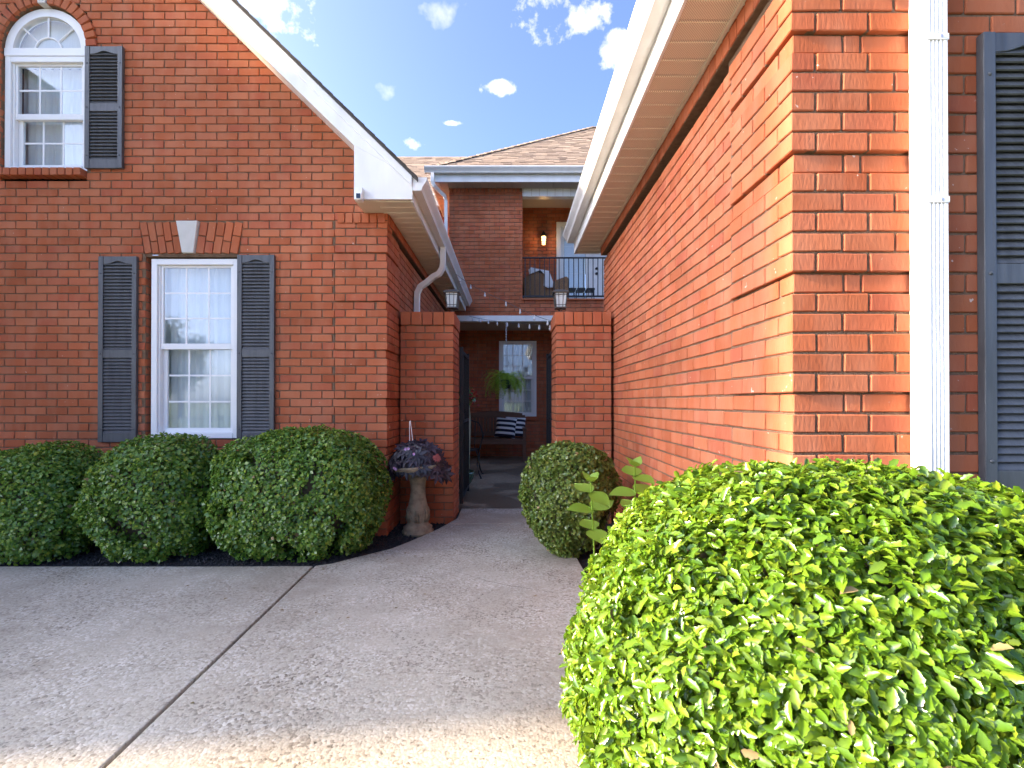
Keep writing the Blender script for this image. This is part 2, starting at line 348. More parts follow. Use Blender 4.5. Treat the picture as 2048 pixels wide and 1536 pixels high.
# ---- bricks ------------------------------------------------------------
CO, Z0 = .0765, 1.265            # course height; z of the bottom of course 0 (a raised quoin block starts there)
BH, JT, BL = .0665, .010, .200   # brick height, joint, brick length with joint
REC = .008                       # mortar lies this deep behind the brick face
PROUD = .014                     # quoin blocks stand proud by this much
def cz(n): return Z0 + CO * n
def proud(n): return (n % 6) != 5
class Brickwork:
    """collects bricks of one thing; the largest in view become objects, the rest one mesh"""
    def __init__(s): s.b = []; s.mortar = MB()
    def brick(s, c, dims, theta=0.0, tilt=0.0): s.b.append((Vector(c), dims, theta, tilt))
    def course(s, P0, axis, theta, n, u0, u1, out=0.0, off=0.0, h=BH, z=None, step=BL, minl=.03, mort=True):
        """one course from u0 to u1 along axis ('x' or 'y'); P0 = fixed coordinate of the face; theta turns local -Y to the outward normal"""
        zb = cz(n) if z is None else z
        nx, ny = math.sin(theta), -math.cos(theta)
        d = .045
        face = P0
        def pt(u, depth):   # depth measured from face outward (negative = behind)
            return (u, face + ny * depth, 0) if axis == 'x' else (face + nx * depth, u, 0)
        if mort:
            a = pt(u0, out - REC); b = pt(u1, out - REC - .04)
            s.mortar.box(a[0], b[0], a[1], b[1], zb + .001 if (out > 0 and n % 6 == 0) else zb - JT, zb + h)
        ph = off + (step / 2 if n % 2 else 0.0)
        k = math.floor((u0 - ph) / step); u = ph + k * step
        while u < u1:
            a, b = max(u, u0), min(u + step - JT, u1)
            if b - a > minl:
                c = pt((a + b) / 2, out - d / 2); s.brick((c[0], c[1], zb + h / 2), (b - a, d, h), theta)
            u += step
    def build(s, parent, limit=300, inview=True):
        def size(b):
            c = b[0]; 
            if not inframe(c, -4): return -1
            fac = abs(c.normalized().x * math.sin(b[2]) - c.normalized().y * math.cos(b[2])) if True else 1
            return b[1][0] * b[1][2] * fac / (c.y ** 2 + c.x ** 2 + .01)
        order = sorted(range(len(s.b)), key=lambda i: -size(s.b[i]))
        top = [i for i in order[:limit] if size(s.b[i]) > 0]; tops = set(top)
        cache = {}
        for i in top:
            c, dm, th, ti = s.b[i]; key = (round(dm[0], 3), round(dm[1], 3), round(dm[2], 3), random.randrange(4))
            if key not in cache:
                m = MB(); cbox(m, dm, Matrix.Identity(4)); cache[key] = m.mesh('brick', 'brick')
            link('brick', cache[key], parent, mtx=Matrix.Translation(c) @ Matrix.Rotation(th, 4, 'Z') @ Matrix.Rotation(ti, 4, 'Y'))
        rest = MB()
        for i in range(len(s.b)):
            if i in tops: continue
            c, dm, th, ti = s.b[i]; cbox(rest, dm, Matrix.Translation(c) @ Matrix.Rotation(th, 4, 'Z') @ Matrix.Rotation(ti, 4, 'Y'))
        if rest.v: rest.build('brickwork', 'brick', parent, kind='stuff')
        if s.mortar.v: s.mortar.build('mortar', 'mortar', parent)
def cbox(mb, dm, mx):
    """brick: box with chamfered, slightly uneven edges; 24 corner points"""
    hx, hy, hz = dm[0] / 2, dm[1] / 2, dm[2] / 2; c = min(.0035, hx * .3)
    vs = []; idx = {}
    for sx in (-1, 1):
        for sy in (-1, 1):
            for sz in (-1, 1):
                j = [random.uniform(-.0016, .0016) for _ in range(3)]
                for ax in range(3):
                    p = [sx * (hx - (0 if ax == 0 else c)), sy * (hy - (0 if ax == 1 else c)), sz * (hz - (0 if ax == 2 else c))]
                    p = [p[0] + j[0], p[1] + j[1] * .6, p[2] + j[2]]
                    idx[(sx, sy, sz, ax)] = len(vs); vs.append(mx @ Vector(p))
    fs = []
    def I(*a): return idx[a]
    for s in (-1, 1):
        q = [(-1, -1), (1, -1), (1, 1), (-1, 1)]
        if s < 0: q = q[::-1]
        fs.append(tuple(I(s, a, b, 0) for a, b in q)); fs.append(tuple(I(a, s, b, 1) for b, a in q)); fs.append(tuple(I(a, b, s, 2) for a, b in q))
    for a in (-1, 1):
        for b in (-1, 1):
            r = 1 if a * b > 0 else -1
            e = (I(a, b, -1, 0), I(a, b, -1, 1), I(a, b, 1, 1), I(a, b, 1, 0)); fs.append(e if r > 0 else e[::-1])
            e = (I(a, -1, b, 2), I(a, -1, b, 0), I(a, 1, b, 0), I(a, 1, b, 2)); fs.append(e if r > 0 else e[::-1])
            e = (I(-1, a, b, 1), I(-1, a, b, 2), I(1, a, b, 2), I(1, a, b, 1)); fs.append(e if r > 0 else e[::-1])
    for sx in (-1, 1):
        for sy in (-1, 1):
            for sz in (-1, 1):
                t = (I(sx, sy, sz, 0), I(sx, sy, sz, 1), I(sx, sy, sz, 2)); fs.append(t if sx * sy * sz > 0 else t[::-1])
    mb.add(vs, fs)
def sub(iv, holes):
    out = [iv]
    for a, b in holes:
        nx = []
        for u0, u1 in out:
            if b <= u0 or a >= u1: nx.append((u0, u1)); continue
            if a > u0: nx.append((u0, a))
            if b < u1: nx.append((b, u1))
        out = nx
    return out

# ---- windows and shutters ----------------------------------------------
def window(parent, x0, x1, z0, z1, y, rows=3, cols=3, label=None, split=.5, curtain=True, fw=.055):
    fr = MB()
    fr.box(x0, x0 + fw, y, y + .10, z0, z1).box(x1 - fw, x1, y, y + .10, z0, z1).box(x0 + fw, x1 - fw, y, y + .10, z1 - fw, z1).box(x0 + fw, x1 - fw, y - .006, y + .10, z0, z0 + fw * .9)
    fr.box(x0 + fw, x0 + fw + .018, y + .02, y + .095, z0 + fw * .9, z1 - fw).box(x1 - fw - .018, x1 - fw, y + .02, y + .095, z0 + fw * .9, z1 - fw)
    wd = fr.build('window', 'vinyl', parent, bevel=.004, label=label)
    a0, a1 = x0 + fw + .018, x1 - fw - .018; zm = z0 + (z1 - z0) * split; b0, b1 = z0 + fw * .9, z1 - fw
    for lo, hi, dy, st in ((zm - .005, b1, .030, .022), (b0, zm + .045, .062, .040)):
        s = MB(); q0, q1 = y + dy, y + dy + .028
        s.box(a0, a0 + st, q0, q1, lo, hi).box(a1 - st, a1, q0, q1, lo, hi).box(a0 + st, a1 - st, q0, q1, hi - .045 if dy > .05 else hi - st, hi).box(a0 + st, a1 - st, q0, q1, lo, lo + (.055 if dy < .05 else .045))
        s.build('sash', 'vinyl', wd, bevel=.003)
        g0, g1 = a0 + st, a1 - st; h0 = lo + (.055 if dy < .05 else .045); h1 = hi - (.045 if dy > .05 else st)
        pw, ph = (g1 - g0) / cols, (h1 - h0) / rows
        pm = MB().box(-pw / 2 + .003, pw / 2 - .003, -.001, .001, -ph / 2 + .003, ph / 2 - .003).mesh('pane', 'glass')
        for i in range(cols):
            for j in range(rows): link('pane', pm, wd, loc=(g0 + pw * (i + .5), q0 + .011, h0 + ph * (j + .5)))
        vm = MB().box(-.008, .008, -.004, .006, -(h1 - h0) / 2, (h1 - h0) / 2).mesh('muntin', 'vinyl'); hm = MB().box(-pw / 2 + .008, pw / 2 - .008, -.0035, .0055, -.008, .008).mesh('muntin', 'vinyl')
        for i in range(1, cols): link('muntin', vm, wd, loc=(g0 + pw * i, q0 + .013, (h0 + h1) / 2))
        for j in range(1, rows):
            for i in range(cols): link('muntin', hm, wd, loc=(g0 + pw * (i + .5), q0 + .013, h0 + ph * j))
    if curtain:
        n = 60; c = MB(); vs = []
        for i in range(n + 1):
            u = x0 + .03 + (x1 - x0 - .06) * i / n; dy = .012 * math.sin(i * .9) + .006 * math.sin(i * 2.3)
            vs += [(u, y + .15 + dy, z0 + .02), (u, y + .15 + dy, z1 - .02)]
        c.add(vs, [(2 * i, 2 * i + 2, 2 * i + 3, 2 * i + 1) for i in range(n)]); c.build('curtain', 'curtain', wd, smooth=True)
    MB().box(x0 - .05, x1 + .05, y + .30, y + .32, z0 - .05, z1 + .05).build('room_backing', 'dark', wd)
    return wd
def shutter(parent, x0, x1, z0, z1, y, label=None, pitch=.031, mid=.5):
    """louvred shutter fixed to a wall face at y (outward is -y)"""
    st, d = .045, .032; zm = z0 + (z1 - z0) * mid; W = x1 - x0
    s = MB(); yo = y - d
    s.box(x0, x0 + st, yo, y, z0, z1).box(x1 - st, x1, yo, y, z0, z1)
    s.box(x0 + st, x1 - st, yo + .004, y, z0, z0 + .085).box(x0 + st, x1 - st, yo + .004, y, zm - .038, zm + .038)
    n = 12; arch = [(x0 + st, z1), (x1 - st, z1)]
    for i in range(n + 1):
        t = 1 - i / n; u = x0 + st + (W - 2 * st) * t; arch.append((u, z1 - .075 + .030 * math.exp(-((t - .5) / .24) ** 2)))
    s.prism(arch, yo + .004, y, 'y')
    o = s.build('shutter', 'shutter', parent, bevel=.003, label=label)
    MB().box(x0 + st, x1 - st, y - .004, y + .001, z0 + .08, z1 - .04).build('back_panel', 'shutter', o)
    lv = MB().prism([(-.006, -.017), (-.0105, -.013), (.008, .017), (.0115, .013)], -(W - 2 * st) / 2, (W - 2 * st) / 2, 'x').mesh('louver', 'shutter')
    for a, b in ((z0 + .085, zm - .038), (zm + .038, z1 - .05)):
        k = int((b - a) / pitch); p = (b - a) / k
        for i in range(k): link('louver', lv, o, loc=((x0 + x1) / 2, y - .017, a + p * (i + .5)))
    sc = MB().lathe([(0, .006), (.006, .004), (.008, 0)], (0, 0, 0), 10).mesh('screw', 'shutter')
    for u in (x0 + st / 2, x1 - st / 2):
        for z in (z0 + .12, zm, z1 - .16): link('screw', sc, o, mtx=Matrix.Translation((u, yo - .0005, z)) @ Matrix.Rotation(R(90), 4, 'X'))
    return o
def kgutter(x_wall, z_top, sgn, w=.125, h=.115):
    """K-style gutter outline in the x-z plane; sgn = side it faces"""
    pr = [(0, 0), (0, -h), (.075, -h), (.085, -h * .72), (.105, -h * .45), (.118, -h * .28), (.122, -h * .16), (.122, 0), (.112, 0), (.112, -.012), (.108, -h * .3), (.07, -h + .006), (.006, -h + .006), (.006, 0)]
    return [(x_wall + sgn * a * w / .122, z_top + b) for a, b in pr]
def soffit_panels(parent, x0, x1, y0, y1, z, pitch, axis='y', m='cream'):
    """ribbed soffit panels laid side by side along axis, each a piece of its own"""
    n = int(round(((y1 - y0) if axis == 'y' else (x1 - x0)) / pitch)); p = ((y1 - y0) if axis == 'y' else (x1 - x0)) / n
    L2 = ((x1 - x0) if axis == 'y' else (y1 - y0)) / 2
    pr = [(-p / 2 + .001, 0), (p / 2 - .001, 0), (p / 2 - .001, -.001), (p / 2 - .010, -.0012), (p / 2 - .014, -.007), (-p / 2 + .012, -.007), (-p / 2 + .008, -.0012), (-p / 2 + .001, -.001)]
    mb = MB()
    if axis == 'y': mb.prism([(a, b) for a, b in pr], -L2, L2, 'x')
    else: mb.prism([(a, b) for a, b in pr], -L2, L2, 'y')
    me = mb.mesh('soffit_panel', m)
    for i in range(n):
        c = ((x0 + x1) / 2, y0 + p * (i + .5), z) if axis == 'y' else (x0 + p * (i + .5), (y0 + y1) / 2, z)
        link('soffit_panel', me, parent, loc=c)

# ================================================================= SETTING
def struct(name, mb, m, parent=None): return tag(mb.build(name, m, parent), kind='structure')
g = MB().add([(-600, -600, -.10), (600, -600, -.10), (600, 600, -.10), (-600, 600, -.10)], [(0, 1, 2, 3)]); struct('ground', g, 'grass')
# driveway and walk: three slabs with open joints between them
edge = [(-1.47, 3.612), (-1.36, 3.66), (-1.257, 3.77), (-1.13, 3.90), (-1.0, 4.03), (-.90, 4.22), (-.80, 4.43), (-.70, 4.66), (-.635, 4.85)]
drive = thing('driveway', (0, 0, 0), None, None); drive['kind'] = 'structure'
def slab(pts, name='slab'):
    o = MB().prism(pts, -.12, 0.0, 'z').build(name, 'concrete', drive, bevel=.006); return o
J = .008
def jx(y): return -1.47 + (3.62 - y) * .0517      # the long joint drifts slightly
slab([(-7.6, -9), (jx(-9) - J, -9), (jx(3.606) - J, 3.606), (-2.2, 3.596), (-7.6, 3.60)])
slab([(jx(-9) + J, -9), (.31, -9), (.33, 1.2), (.50, 1.9), (.55, 3.3), (.52, 4.0), (.47, 4.86), (-.632, 4.86)] + edge[::-1][1:-1] + [(jx(3.61) + J, 3.612)])
slab([(-.628, 4.872), (.47, 4.872), (.47, 5.56), (-.56, 5.56), (-.56, 5.1)])
MB().box(-7.5, .32, -8.9, 5.5, -.13, -.035).build('joint_fill', 'groove', drive)
def crack(pts, w=.0022):
    m = MB(); vs = []; rr = random.Random(3)
    fine = []
    for i in range(len(pts) - 1):
        for k in range(14):
            t = k / 14; fine.append((pts[i][0] * (1 - t) + pts[i + 1][0] * t + rr.uniform(-.006, .006), pts[i][1] * (1 - t) + pts[i + 1][1] * t + rr.uniform(-.008, .008)))
    for i in range(len(fine) - 1):
        (a, b), (c, d) = fine[i], fine[i + 1]; q = w * rr.uniform(.4, 1.3)
        m.add([(a, b - q, .0025), (c, d - q, .0025), (c, d + q, .0025), (a, b + q, .0025)], [(0, 1, 2, 3)])
    m.build('crack', 'groove', drive)
def gp(px, py, z=0): Y = F * (H - z) / (py - CY); return ((px - CX) * Y / F, Y)
crack([gp(0, 1490), gp(150, 1430), gp(260, 1365), gp(370, 1295)]); crack([gp(905, 1140), gp(985, 1165), gp(1060, 1178), gp(1130, 1188)])
crack([gp(690, 1110), gp(800, 1100), gp(920, 1098)], .0012)
MB().box(-1.3, 3.6, 5.57, 10.95, -.12, .004).build('patio_slab', 'patio', tag(thing('courtyard_patio', (0, 7, 0), None, None), kind='structure'))
# planting beds
bedl = MB().prism([(-7.6, 3.615), (-2.2, 3.611), (-1.48, 3.625)] + [(x - .012, y + .012) for x, y in edge[1:]] + [(-.60, 4.96), (-1.1, 5.0), (-1.2, 4.55), (-7.6, 4.55)], -.12, -.03, 'z'); struct('planting_bed', bedl, 'soil')
bedr = MB().prism([(.325, -3), (3.6, -3), (3.6, 1.86), (1.09, 1.86), (1.09, 5.0), (.485, 5.0), (.485, 4.86), (.535, 4.0), (.565, 3.3), (.515, 1.9), (.345, 1.2)], -.12, -.03, 'z'); struct('planting_bed', bedr, 'soil')
def chips(name, pick, n, label):
    V = np.array([(-.5, -.5, 0), (.5, -.5, 0), (.5, .5, 0), (-.5, .5, 0), (-.4, -.4, 1), (.4, -.4, 1), (.4, .4, 1), (-.4, .4, 1)], float)
    Fq = np.array([(4, 5, 6, 7), (0, 1, 5, 4), (1, 2, 6, 5), (2, 3, 7, 6), (3, 0, 4, 7)])
    vs, fs = [], []
    for i in range(n):
        x, y = pick(); s = np.array((random.uniform(.008, .028), random.uniform(.006, .013), random.uniform(.005, .011)))
        e = Matrix.Rotation(random.uniform(0, 6.28), 3, 'Z') @ Matrix.Rotation(random.gauss(0, .35), 3, 'X') @ Matrix.Rotation(random.gauss(0, .35), 3, 'Y')
        vs.append((V * s) @ np.array(e).T + np.array((x, y, -.034 + random.uniform(0, .014)))); fs.append(Fq + 8 * i)
    o = link(name, np_mesh(name, np.vstack(vs), np.vstack(fs), 'mulch')); tag(o, label, 'mulch', kind='stuff')
def pick_left():
    while True:
        x = random.uniform(-4.9, -.62); y = random.uniform(3.62, 4.96)
        if x < -1.2:
            if y < 4.5 and y > 3.63: return x, y
        else:
            lim = np.interp(x, [e[0] for e in edge], [e[1] for e in edge]) + .025
            if y > lim and (x > -1.15 or y < 4.5): return x, y
chips('bark_mulch', pick_left, 7000, 'black bark mulch spread in the bed below the left facade')
chips('bark_mulch', lambda: (random.uniform(.58, 1.04), random.uniform(2.2, 4.9)), 1800, 'black bark mulch in the bed along the right wall')

# ================================================================= LEFT GABLED WING
YF = 4.53; XC = -1.170; SL = .975; XA = -4.41
def ex(px, Y=YF): return (px - CX) * Y / F
def ez(py, Y=YF): return H + (CY - py) * Y / F
ZS = 3.015                                      # soffit height
Lw = thing('brick_wing', (-4.4, 7.0, 0), 'red brick gabled house wing with white rake boards and an arched upper window, left', 'house')
bw = Brickwork()
lw = (ex(289), ex(477), .86, ez(508)); uw_c = ex(84); uw_r = .400; uz0, uzs = ez(339), ez(92)
RW, RT = uw_r + .008, .098                      # arch opening radius and ring thickness
def rake(x): return 3.598 + SL * (-1.476 - x) if x > XA else 3.598 + SL * (-1.476 - (2 * XA - x))
nb0, nt0 = -17, 68
jz0, jz1 = ez(507), ez(443)
for n in range(nb0, nt0):
    zb = cz(n); zc = zb + BH / 2
    # extent under the rake
    half = (rake(XA) + .06 - zc) / SL
    if half < .15: continue
    xr = min(XC, XA + half); xl = max(2 * XA - XC, XA - half)
    holes = []
    if lw[2] - .02 < zc < lw[3]: holes.append((lw[0], lw[1]))
    if jz0 < zc < jz1:
        t = (zc - jz0) / (jz1 - jz0); holes.append((ex(288 - 11 * t) - .005, ex(477 + 8 * t) + .005))
    if uz0 - .075 < zc < uzs: holes.append((uw_c - uw_r - .01, uw_c + uw_r + .01))
    if zc >= uzs:
        dz = zc - uzs
        if dz < RW + RT: q = math.sqrt((RW + RT) ** 2 - dz ** 2); holes.append((uw_c - q - .004, uw_c + q + .004))
    corner = xr >= XC - 1e-6 and zb < ZS
    if corner:
        long_ = n % 2 == 0; cl, sl = (.19, .09) if long_ else (.09, .19); pr = PROUD if proud(n) else 0
        bw.brick((XC + pr - cl / 2, YF - pr + sl / 2, zc), (cl, sl, BH), 0)
        c1 = XC + pr - cl - JT
        if proud(n):
            bw.course(YF, 'x', 0, n, XC - .48, c1, out=PROUD, off=c1 - (BL / 2 if n % 2 else 0) + JT)
            bw.mortar.box(c1 - .001, XC + pr - REC, YF - pr + REC, YF - pr + sl + JT + .001, zb - JT if proud(n - 1) else zb + .001, zb + BH)
            xe = XC - .48 - JT
        else:
            bw.mortar.box(c1 - .001, XC - REC, YF + REC, YF + sl + JT + .001, zb - JT, zb + BH); xe = c1
    else: xe = xr
    for a, b in sub((xl, xe), holes): bw.course(YF, 'x', 0, n, a, b, off=.03)
# side wall of the wing facing the court
for n in range(nb0, 23):
    zb = cz(n); zc = zb + BH / 2
    if zb + BH > ZS - .10: break
    pr = PROUD if proud(n) else 0; sl = .09 if n % 2 == 0 else .19; a = YF - pr + sl + JT
    if proud(n):
        bw.course(XC, 'y', R(90), n, a, YF + .48, out=PROUD, off=a); bw.course(XC, 'y', R(90), n, YF + .49, 9.35, off=.02)
    else: bw.course(XC, 'y', R(90), n, a, 9.35, off=.02)
def rowlock_y(bwk, X, theta, y0, y1, z, out, h=.09, st=.076):
    u = y0
    s = math.sin(theta)
    bwk.mortar.box(X + s * (out - REC), X - s * .05, y0, y1, z - .004, z + h + .012)
    while u < y1 - .03:
        bwk.brick((X + s * (out - .03), u + (st - JT) / 2, z + h / 2), (st - JT, .06, h), theta); u += st
bw.mortar.box(XC - .53, XC - REC - .003, YF + REC + .003, YF + .06, -.06, ZS).box(XC - .06, XC - REC - .003, YF + .0601, YF + .53, -.06, ZS)
rowlock_y(bw, XC, R(90), YF + .01, 9.3, ZS - .10, .028)
for k in range(6): bw.brick((XC - .04 - .076 * k, YF - .002, ZS - .055), (.066, .05, .09), 0)
# flat arch with keystone
zc = (jz0 + jz1) / 2; xm = ex(376.5)
for i in range(5):
    for sgn in (-1, 1):
        a = (i + .5) / 5; b0 = xm + sgn * (.062 + (.352 if sgn < 0 else .405) * a); t0 = xm + sgn * (.105 + (.362 if sgn < 0 else .412) * a)
        ang = math.atan2(t0 - b0, jz1 - jz0); Ln = math.hypot(t0 - b0, jz1 - jz0)
        cut = .55 if i % 2 == 0 else .38
        for lo, hi in ((0, cut), (cut, 1)):
            m_ = (lo + hi) / 2; bw.brick((b0 + (t0 - b0) * m_, YF + .018, jz0 + (jz1 - jz0) * m_), (.0625 if sgn < 0 else .072, .05, Ln * (hi - lo) - JT), 0, ang)
bw.mortar.add([(ex(288), YF + REC, jz0 - .01), (ex(477), YF + REC, jz0 - .01), (ex(487), YF + REC, jz1 + .005), (ex(275), YF + REC, jz1 + .005)], [(0, 1, 2, 3)])
bw.mortar.box(lw[0] - .02, lw[1] + .02, YF + .012, YF + .16, jz0 - .025, jz0 - .011)
# brick reveal of the lower window
for n in range(-6, 18):
    if lw[2] < cz(n) < lw[3] - .05:
        for x, th in ((lw[0] + .001, R(90)),): bw.brick((x - .018, YF + .06, cz(n) + BH / 2), (.095, .035, BH), th)
bw.mortar.box(lw[0] - .03, lw[0] - .012, YF + .012, YF + .16, lw[2], lw[3])
# round arch of rowlocks
na = 19
for i in range(na):
    a = math.pi * (i + .5) / na; r = RW + RT / 2
    if abs(i - na // 2) < 1: continue
    bw.brick((uw_c + r * math.cos(a), YF + .012, uzs + r * math.sin(a)), (RT, .06, (RW) * math.pi / na - .006), 0, -a)
vs = []
for i in range(33):
    a = math.pi * i / 32; vs += [(uw_c + RW * math.cos(a), YF + REC, uzs + RW * math.sin(a)), (uw_c + (RW + RT) * math.cos(a), YF + REC, uzs + (RW + RT) * math.sin(a)), (uw_c + RW * math.cos(a), YF + .1, uzs + RW * math.sin(a))]
bw.mortar.add(vs, [f for i in range(32) for f in ((3 * i, 3 * i + 1, 3 * i + 4, 3 * i + 3), (3 * i, 3 * i + 3, 3 * i + 5, 3 * i + 2))])
# rowlock sill under the upper window
for i in range(11):
    u = uw_c - .40 + .0735 * i; bw.brick((u + .032, YF - .008, uz0 - .035), (.064, .10, .068), 0)
bw.build(Lw)
ks = MB().add([(ex(365), YF - .02, ez(506)), (ex(388), YF - .02, ez(506)), (ex(398), YF - .035, ez(443)), (ex(355), YF - .035, ez(443)), (ex(363), YF + .05, ez(507)), (ex(390), YF + .05, ez(507)), (ex(400), YF + .05, ez(442)), (ex(353), YF + .05, ez(442))],
              [(0, 1, 2, 3), (0, 4, 5, 1), (1, 5, 6, 2), (2, 6, 7, 3), (3, 7, 4, 0)]); ks.build('keystone', 'stone', Lw, bevel=.006)
k2 = MB().prism([(uw_c - .035, uzs + RW - .01), (uw_c + .035, uzs + RW - .01), (uw_c + .06, uzs + RW + .16), (uw_c - .06, uzs + RW + .16)], YF - .03, YF + .05, 'y'); k2.build('keystone', 'stone', Lw, bevel=.006)
window(Lw, ex(296), ex(473), .885, ez(515), YF + .035, label='tall double hung window with nine panes per sash behind sheer curtain')
# upper window: double hung below, fanlight above
zt = ez(105)
window(Lw, uw_c - uw_r, uw_c + uw_r, uz0, zt, YF + .03, rows=2, cols=3, label='upper double hung window below the fanlight', split=.47)
fan = MB(); vs = []
for i in range(33):
    a = math.pi * i / 32
    for r, yy in ((uw_r, YF + .03), (uw_r - .075, YF + .03), (uw_r - .075, YF + .09)): vs.append((uw_c + r * math.cos(a), yy, uzs + r * math.sin(a) * .98))
fan.add(vs, [f for i in range(32) for f in ((3 * i, 3 * i + 3, 3 * i + 4, 3 * i + 1), (3 * i + 1, 3 * i + 4, 3 * i + 5, 3 * i + 2))])
fan.box(uw_c - uw_r, uw_c + uw_r, YF + .024, YF + .12, zt + .001, uzs + .012)
fanw = fan.build('fanlight', 'vinyl', Lw, label='half round fanlight window with sunburst bars')
bars = []
for a in (R(42), R(90), R(138)):
    m_ = MB().sweep([(uw_c + .125 * math.cos(a), YF + .05, uzs + .125 * math.sin(a)), (uw_c + (uw_r - .07) * math.cos(a), YF + .05, uzs + (uw_r - .07) * math.sin(a))], .010); m_.build('muntin', 'vinyl', fanw)
MB().sweep([(uw_c + .125 * math.cos(math.pi * i / 14), YF + .05, uzs + .012 + .113 * math.sin(math.pi * i / 14)) for i in range(15)], .010, up=(0, 1, 0)).build('muntin', 'vinyl', fanw)
def wedge(a0, a1, r0, r1):
    m_ = MB(); vs = []
    for i in range(9):
        a = a0 + (a1 - a0) * i / 8; vs += [(uw_c + r0 * math.cos(a), YF + .055, uzs + r0 * math.sin(a)), (uw_c + r1 * math.cos(a), YF + .055, uzs + r1 * math.sin(a))]
    m_.add(vs, [(2 * i, 2 * i + 2, 2 * i + 3, 2 * i + 1) for i in range(8)]); m_.build('pane', 'glass', fanw)
for a0, a1 in ((.03, R(42)), (R(42), R(90)), (R(90), R(138)), (R(138), math.pi - .03)): wedge(a0, a1, .127, uw_r - .07)
wedge(.05, math.pi - .05, .001, .123)
cv = []
for i in range(25): a = math.pi * i / 24; cv.append((uw_c + uw_r * .97 * math.cos(a), uzs + uw_r * .97 * math.sin(a)))
MB().prism(cv, YF + .16, YF + .17, 'y').build('curtain', 'curtain', fanw)
shutter(Lw, ex(172), ex(247), ez(338), ez(94), YF - .001)
shutter(Lw, ex(201), ex(277), ez(884), ez(514), YF - .001, mid=.475)
shutter(Lw, ex(477), ex(551), ez(884), ez(511), YF - .001, mid=.475)
# rake: fascia, shadow board, soffit, box return, roof
YR = 4.215
def rx(px): return (px - CX) * YR / F
def rz(py): return H + (CY - py) * YR / F
lo0 = (rx(707), rz(289)); up0 = (rx(824), rz(353))
def lo(x): return lo0[1] + SL * (lo0[0] - x)
def up(x): return up0[1] + SL * (up0[0] - x)
for sgn in (1, -1):
    def mx(x): return x if sgn > 0 else 2 * XA - x
    fa = MB().prism([(mx(lo0[0]), lo0[1]), (mx(up0[0]), up0[1]), (mx(XA), up(XA)), (mx(XA), lo(XA))], YR, YR + .025, 'y'); fa.build('rake_fascia', 'white', Lw, bevel=.003)
    d = .085
    sb = MB().prism([(mx(up0[0]), up0[1] - d), (mx(up0[0]), up0[1] + .004), (mx(XA), up(XA) + .004), (mx(XA), up(XA) - d)], YR - .016, YR - .002, 'y'); sb.build('shadow_board', 'white', Lw, bevel=.003)
    so = MB().prism([(mx(lo0[0]), lo0[1] + .012), (mx(lo0[0]), lo0[1] + .024), (mx(XA), lo(XA) + .024), (mx(XA), lo(XA) + .012)], YR + .026, YF + .03, 'y'); so.build('rake_soffit', 'white', Lw)
    fr = MB().prism([(mx(lo0[0]), lo0[1] - .075), (mx(lo0[0]), lo0[1] + .011), (mx(XA), lo(XA) + .011), (mx(XA), lo(XA) - .075)], YF - .022, YF - .003, 'y')
    ov = .02
    rf = MB().prism([(mx(up0[0] + .05), up0[1] - .05 + .006), (mx(up0[0] + .05), up0[1] - .05 + .032), (mx(XA), up(XA) + .034), (mx(XA), up(XA) + .006)], YR - .032, 9.42, 'y'); ro = rf.build('roof', 'roofdark', Lw)
    if sgn > 0:
        # ragged shingle butts along the visible rake edge
        x = up0[0] + .05; tabs = MB()
        while x > XA:
            q = .132 * .70; hgt = random.uniform(.006, .012)
            tabs.prism([(x, up(x) + .031), (x, up(x) + .034 + hgt), (x - q, up(x - q) + .035), (x - q, up(x - q) + .031)], YR - .036 - random.uniform(0, .012), YR + .4, 'y'); x -= q
        tabs.build('shingle_edge', 'roofdark', ro, kind='stuff')
chop = MB().prism([(lo0[0], lo0[1] - .001), (lo0[0], ZS), (up0[0], ZS), (up0[0], up0[1] - .002), (lo0[0] + .10, lo0[1] - .10 * SL + .06)], YR + .003, YR + .028, 'y'); chop.build('box_return', 'white', Lw, bevel=.002)
MB().box(lo0[0], lo0[0] + .02, YR + .029, YF - .001, ZS, lo0[1] + .05).build('box_return_side', 'white', Lw)
# eave soffit, fascia, gutter
soffit_panels(Lw, XC - .02, up0[0] - .02, YR + .03, 9.33, ZS, .127)
MB().box(lo0[0] + .001, XC - .021, YR + .03, YF + .02, ZS - .004, ZS).build('soffit_trim', 'cream', Lw)
MB().box(up0[0] - .018, up0[0], YR + .03, 9.33, ZS - .012, up0[1] - .01).build('fascia', 'white', Lw, bevel=.003)
gt = MB().prism(kgutter(up0[0] + .002, up0[1] - .002, 1), YR + .012, 9.30, 'y').build('gutter', 'gutter', Lw)
MB().prism(kgutter(up0[0] + .002, up0[1] - .002, 1)[:8], YR + .002, YR + .010, 'y').build('gutter_end_cap', 'white', gt)
MB().prism(kgutter(up0[0] + .002, up0[1] - .002, 1)[:8], 9.301, 9.309, 'y').build('gutter_end_cap', 'gutter', gt)
rib = [(-.040, -.03), (.040, -.03), (.040, .03), (.026, .03), (.022, .025), (.014, .025), (.010, .03), (-.010, .03), (-.014, .025), (-.022, .025), (-.026, .03), (-.040, .03)]
gx = up0[0] + .05; Yd = 5.80
pth = [(gx, Yd, up0[1] - .10), (gx, Yd, up0[1] - .30), (gx - .012, Yd, up0[1] - .37), (gx - .05, Yd, up0[1] - .43), (gx - .12, Yd, up0[1] - .465), (XC + .16, Yd, up0[1] - .535), (XC + .085, Yd, up0[1] - .585), (XC + .05, Yd, up0[1] - .66), (XC + .045, Yd, up0[1] - .74), (XC + .045, Yd, .05)]
MB().sweep(pth, [(b, a) for a, b in rib], up=(0, 1, 0)).build('downspout', 'white', Lw)
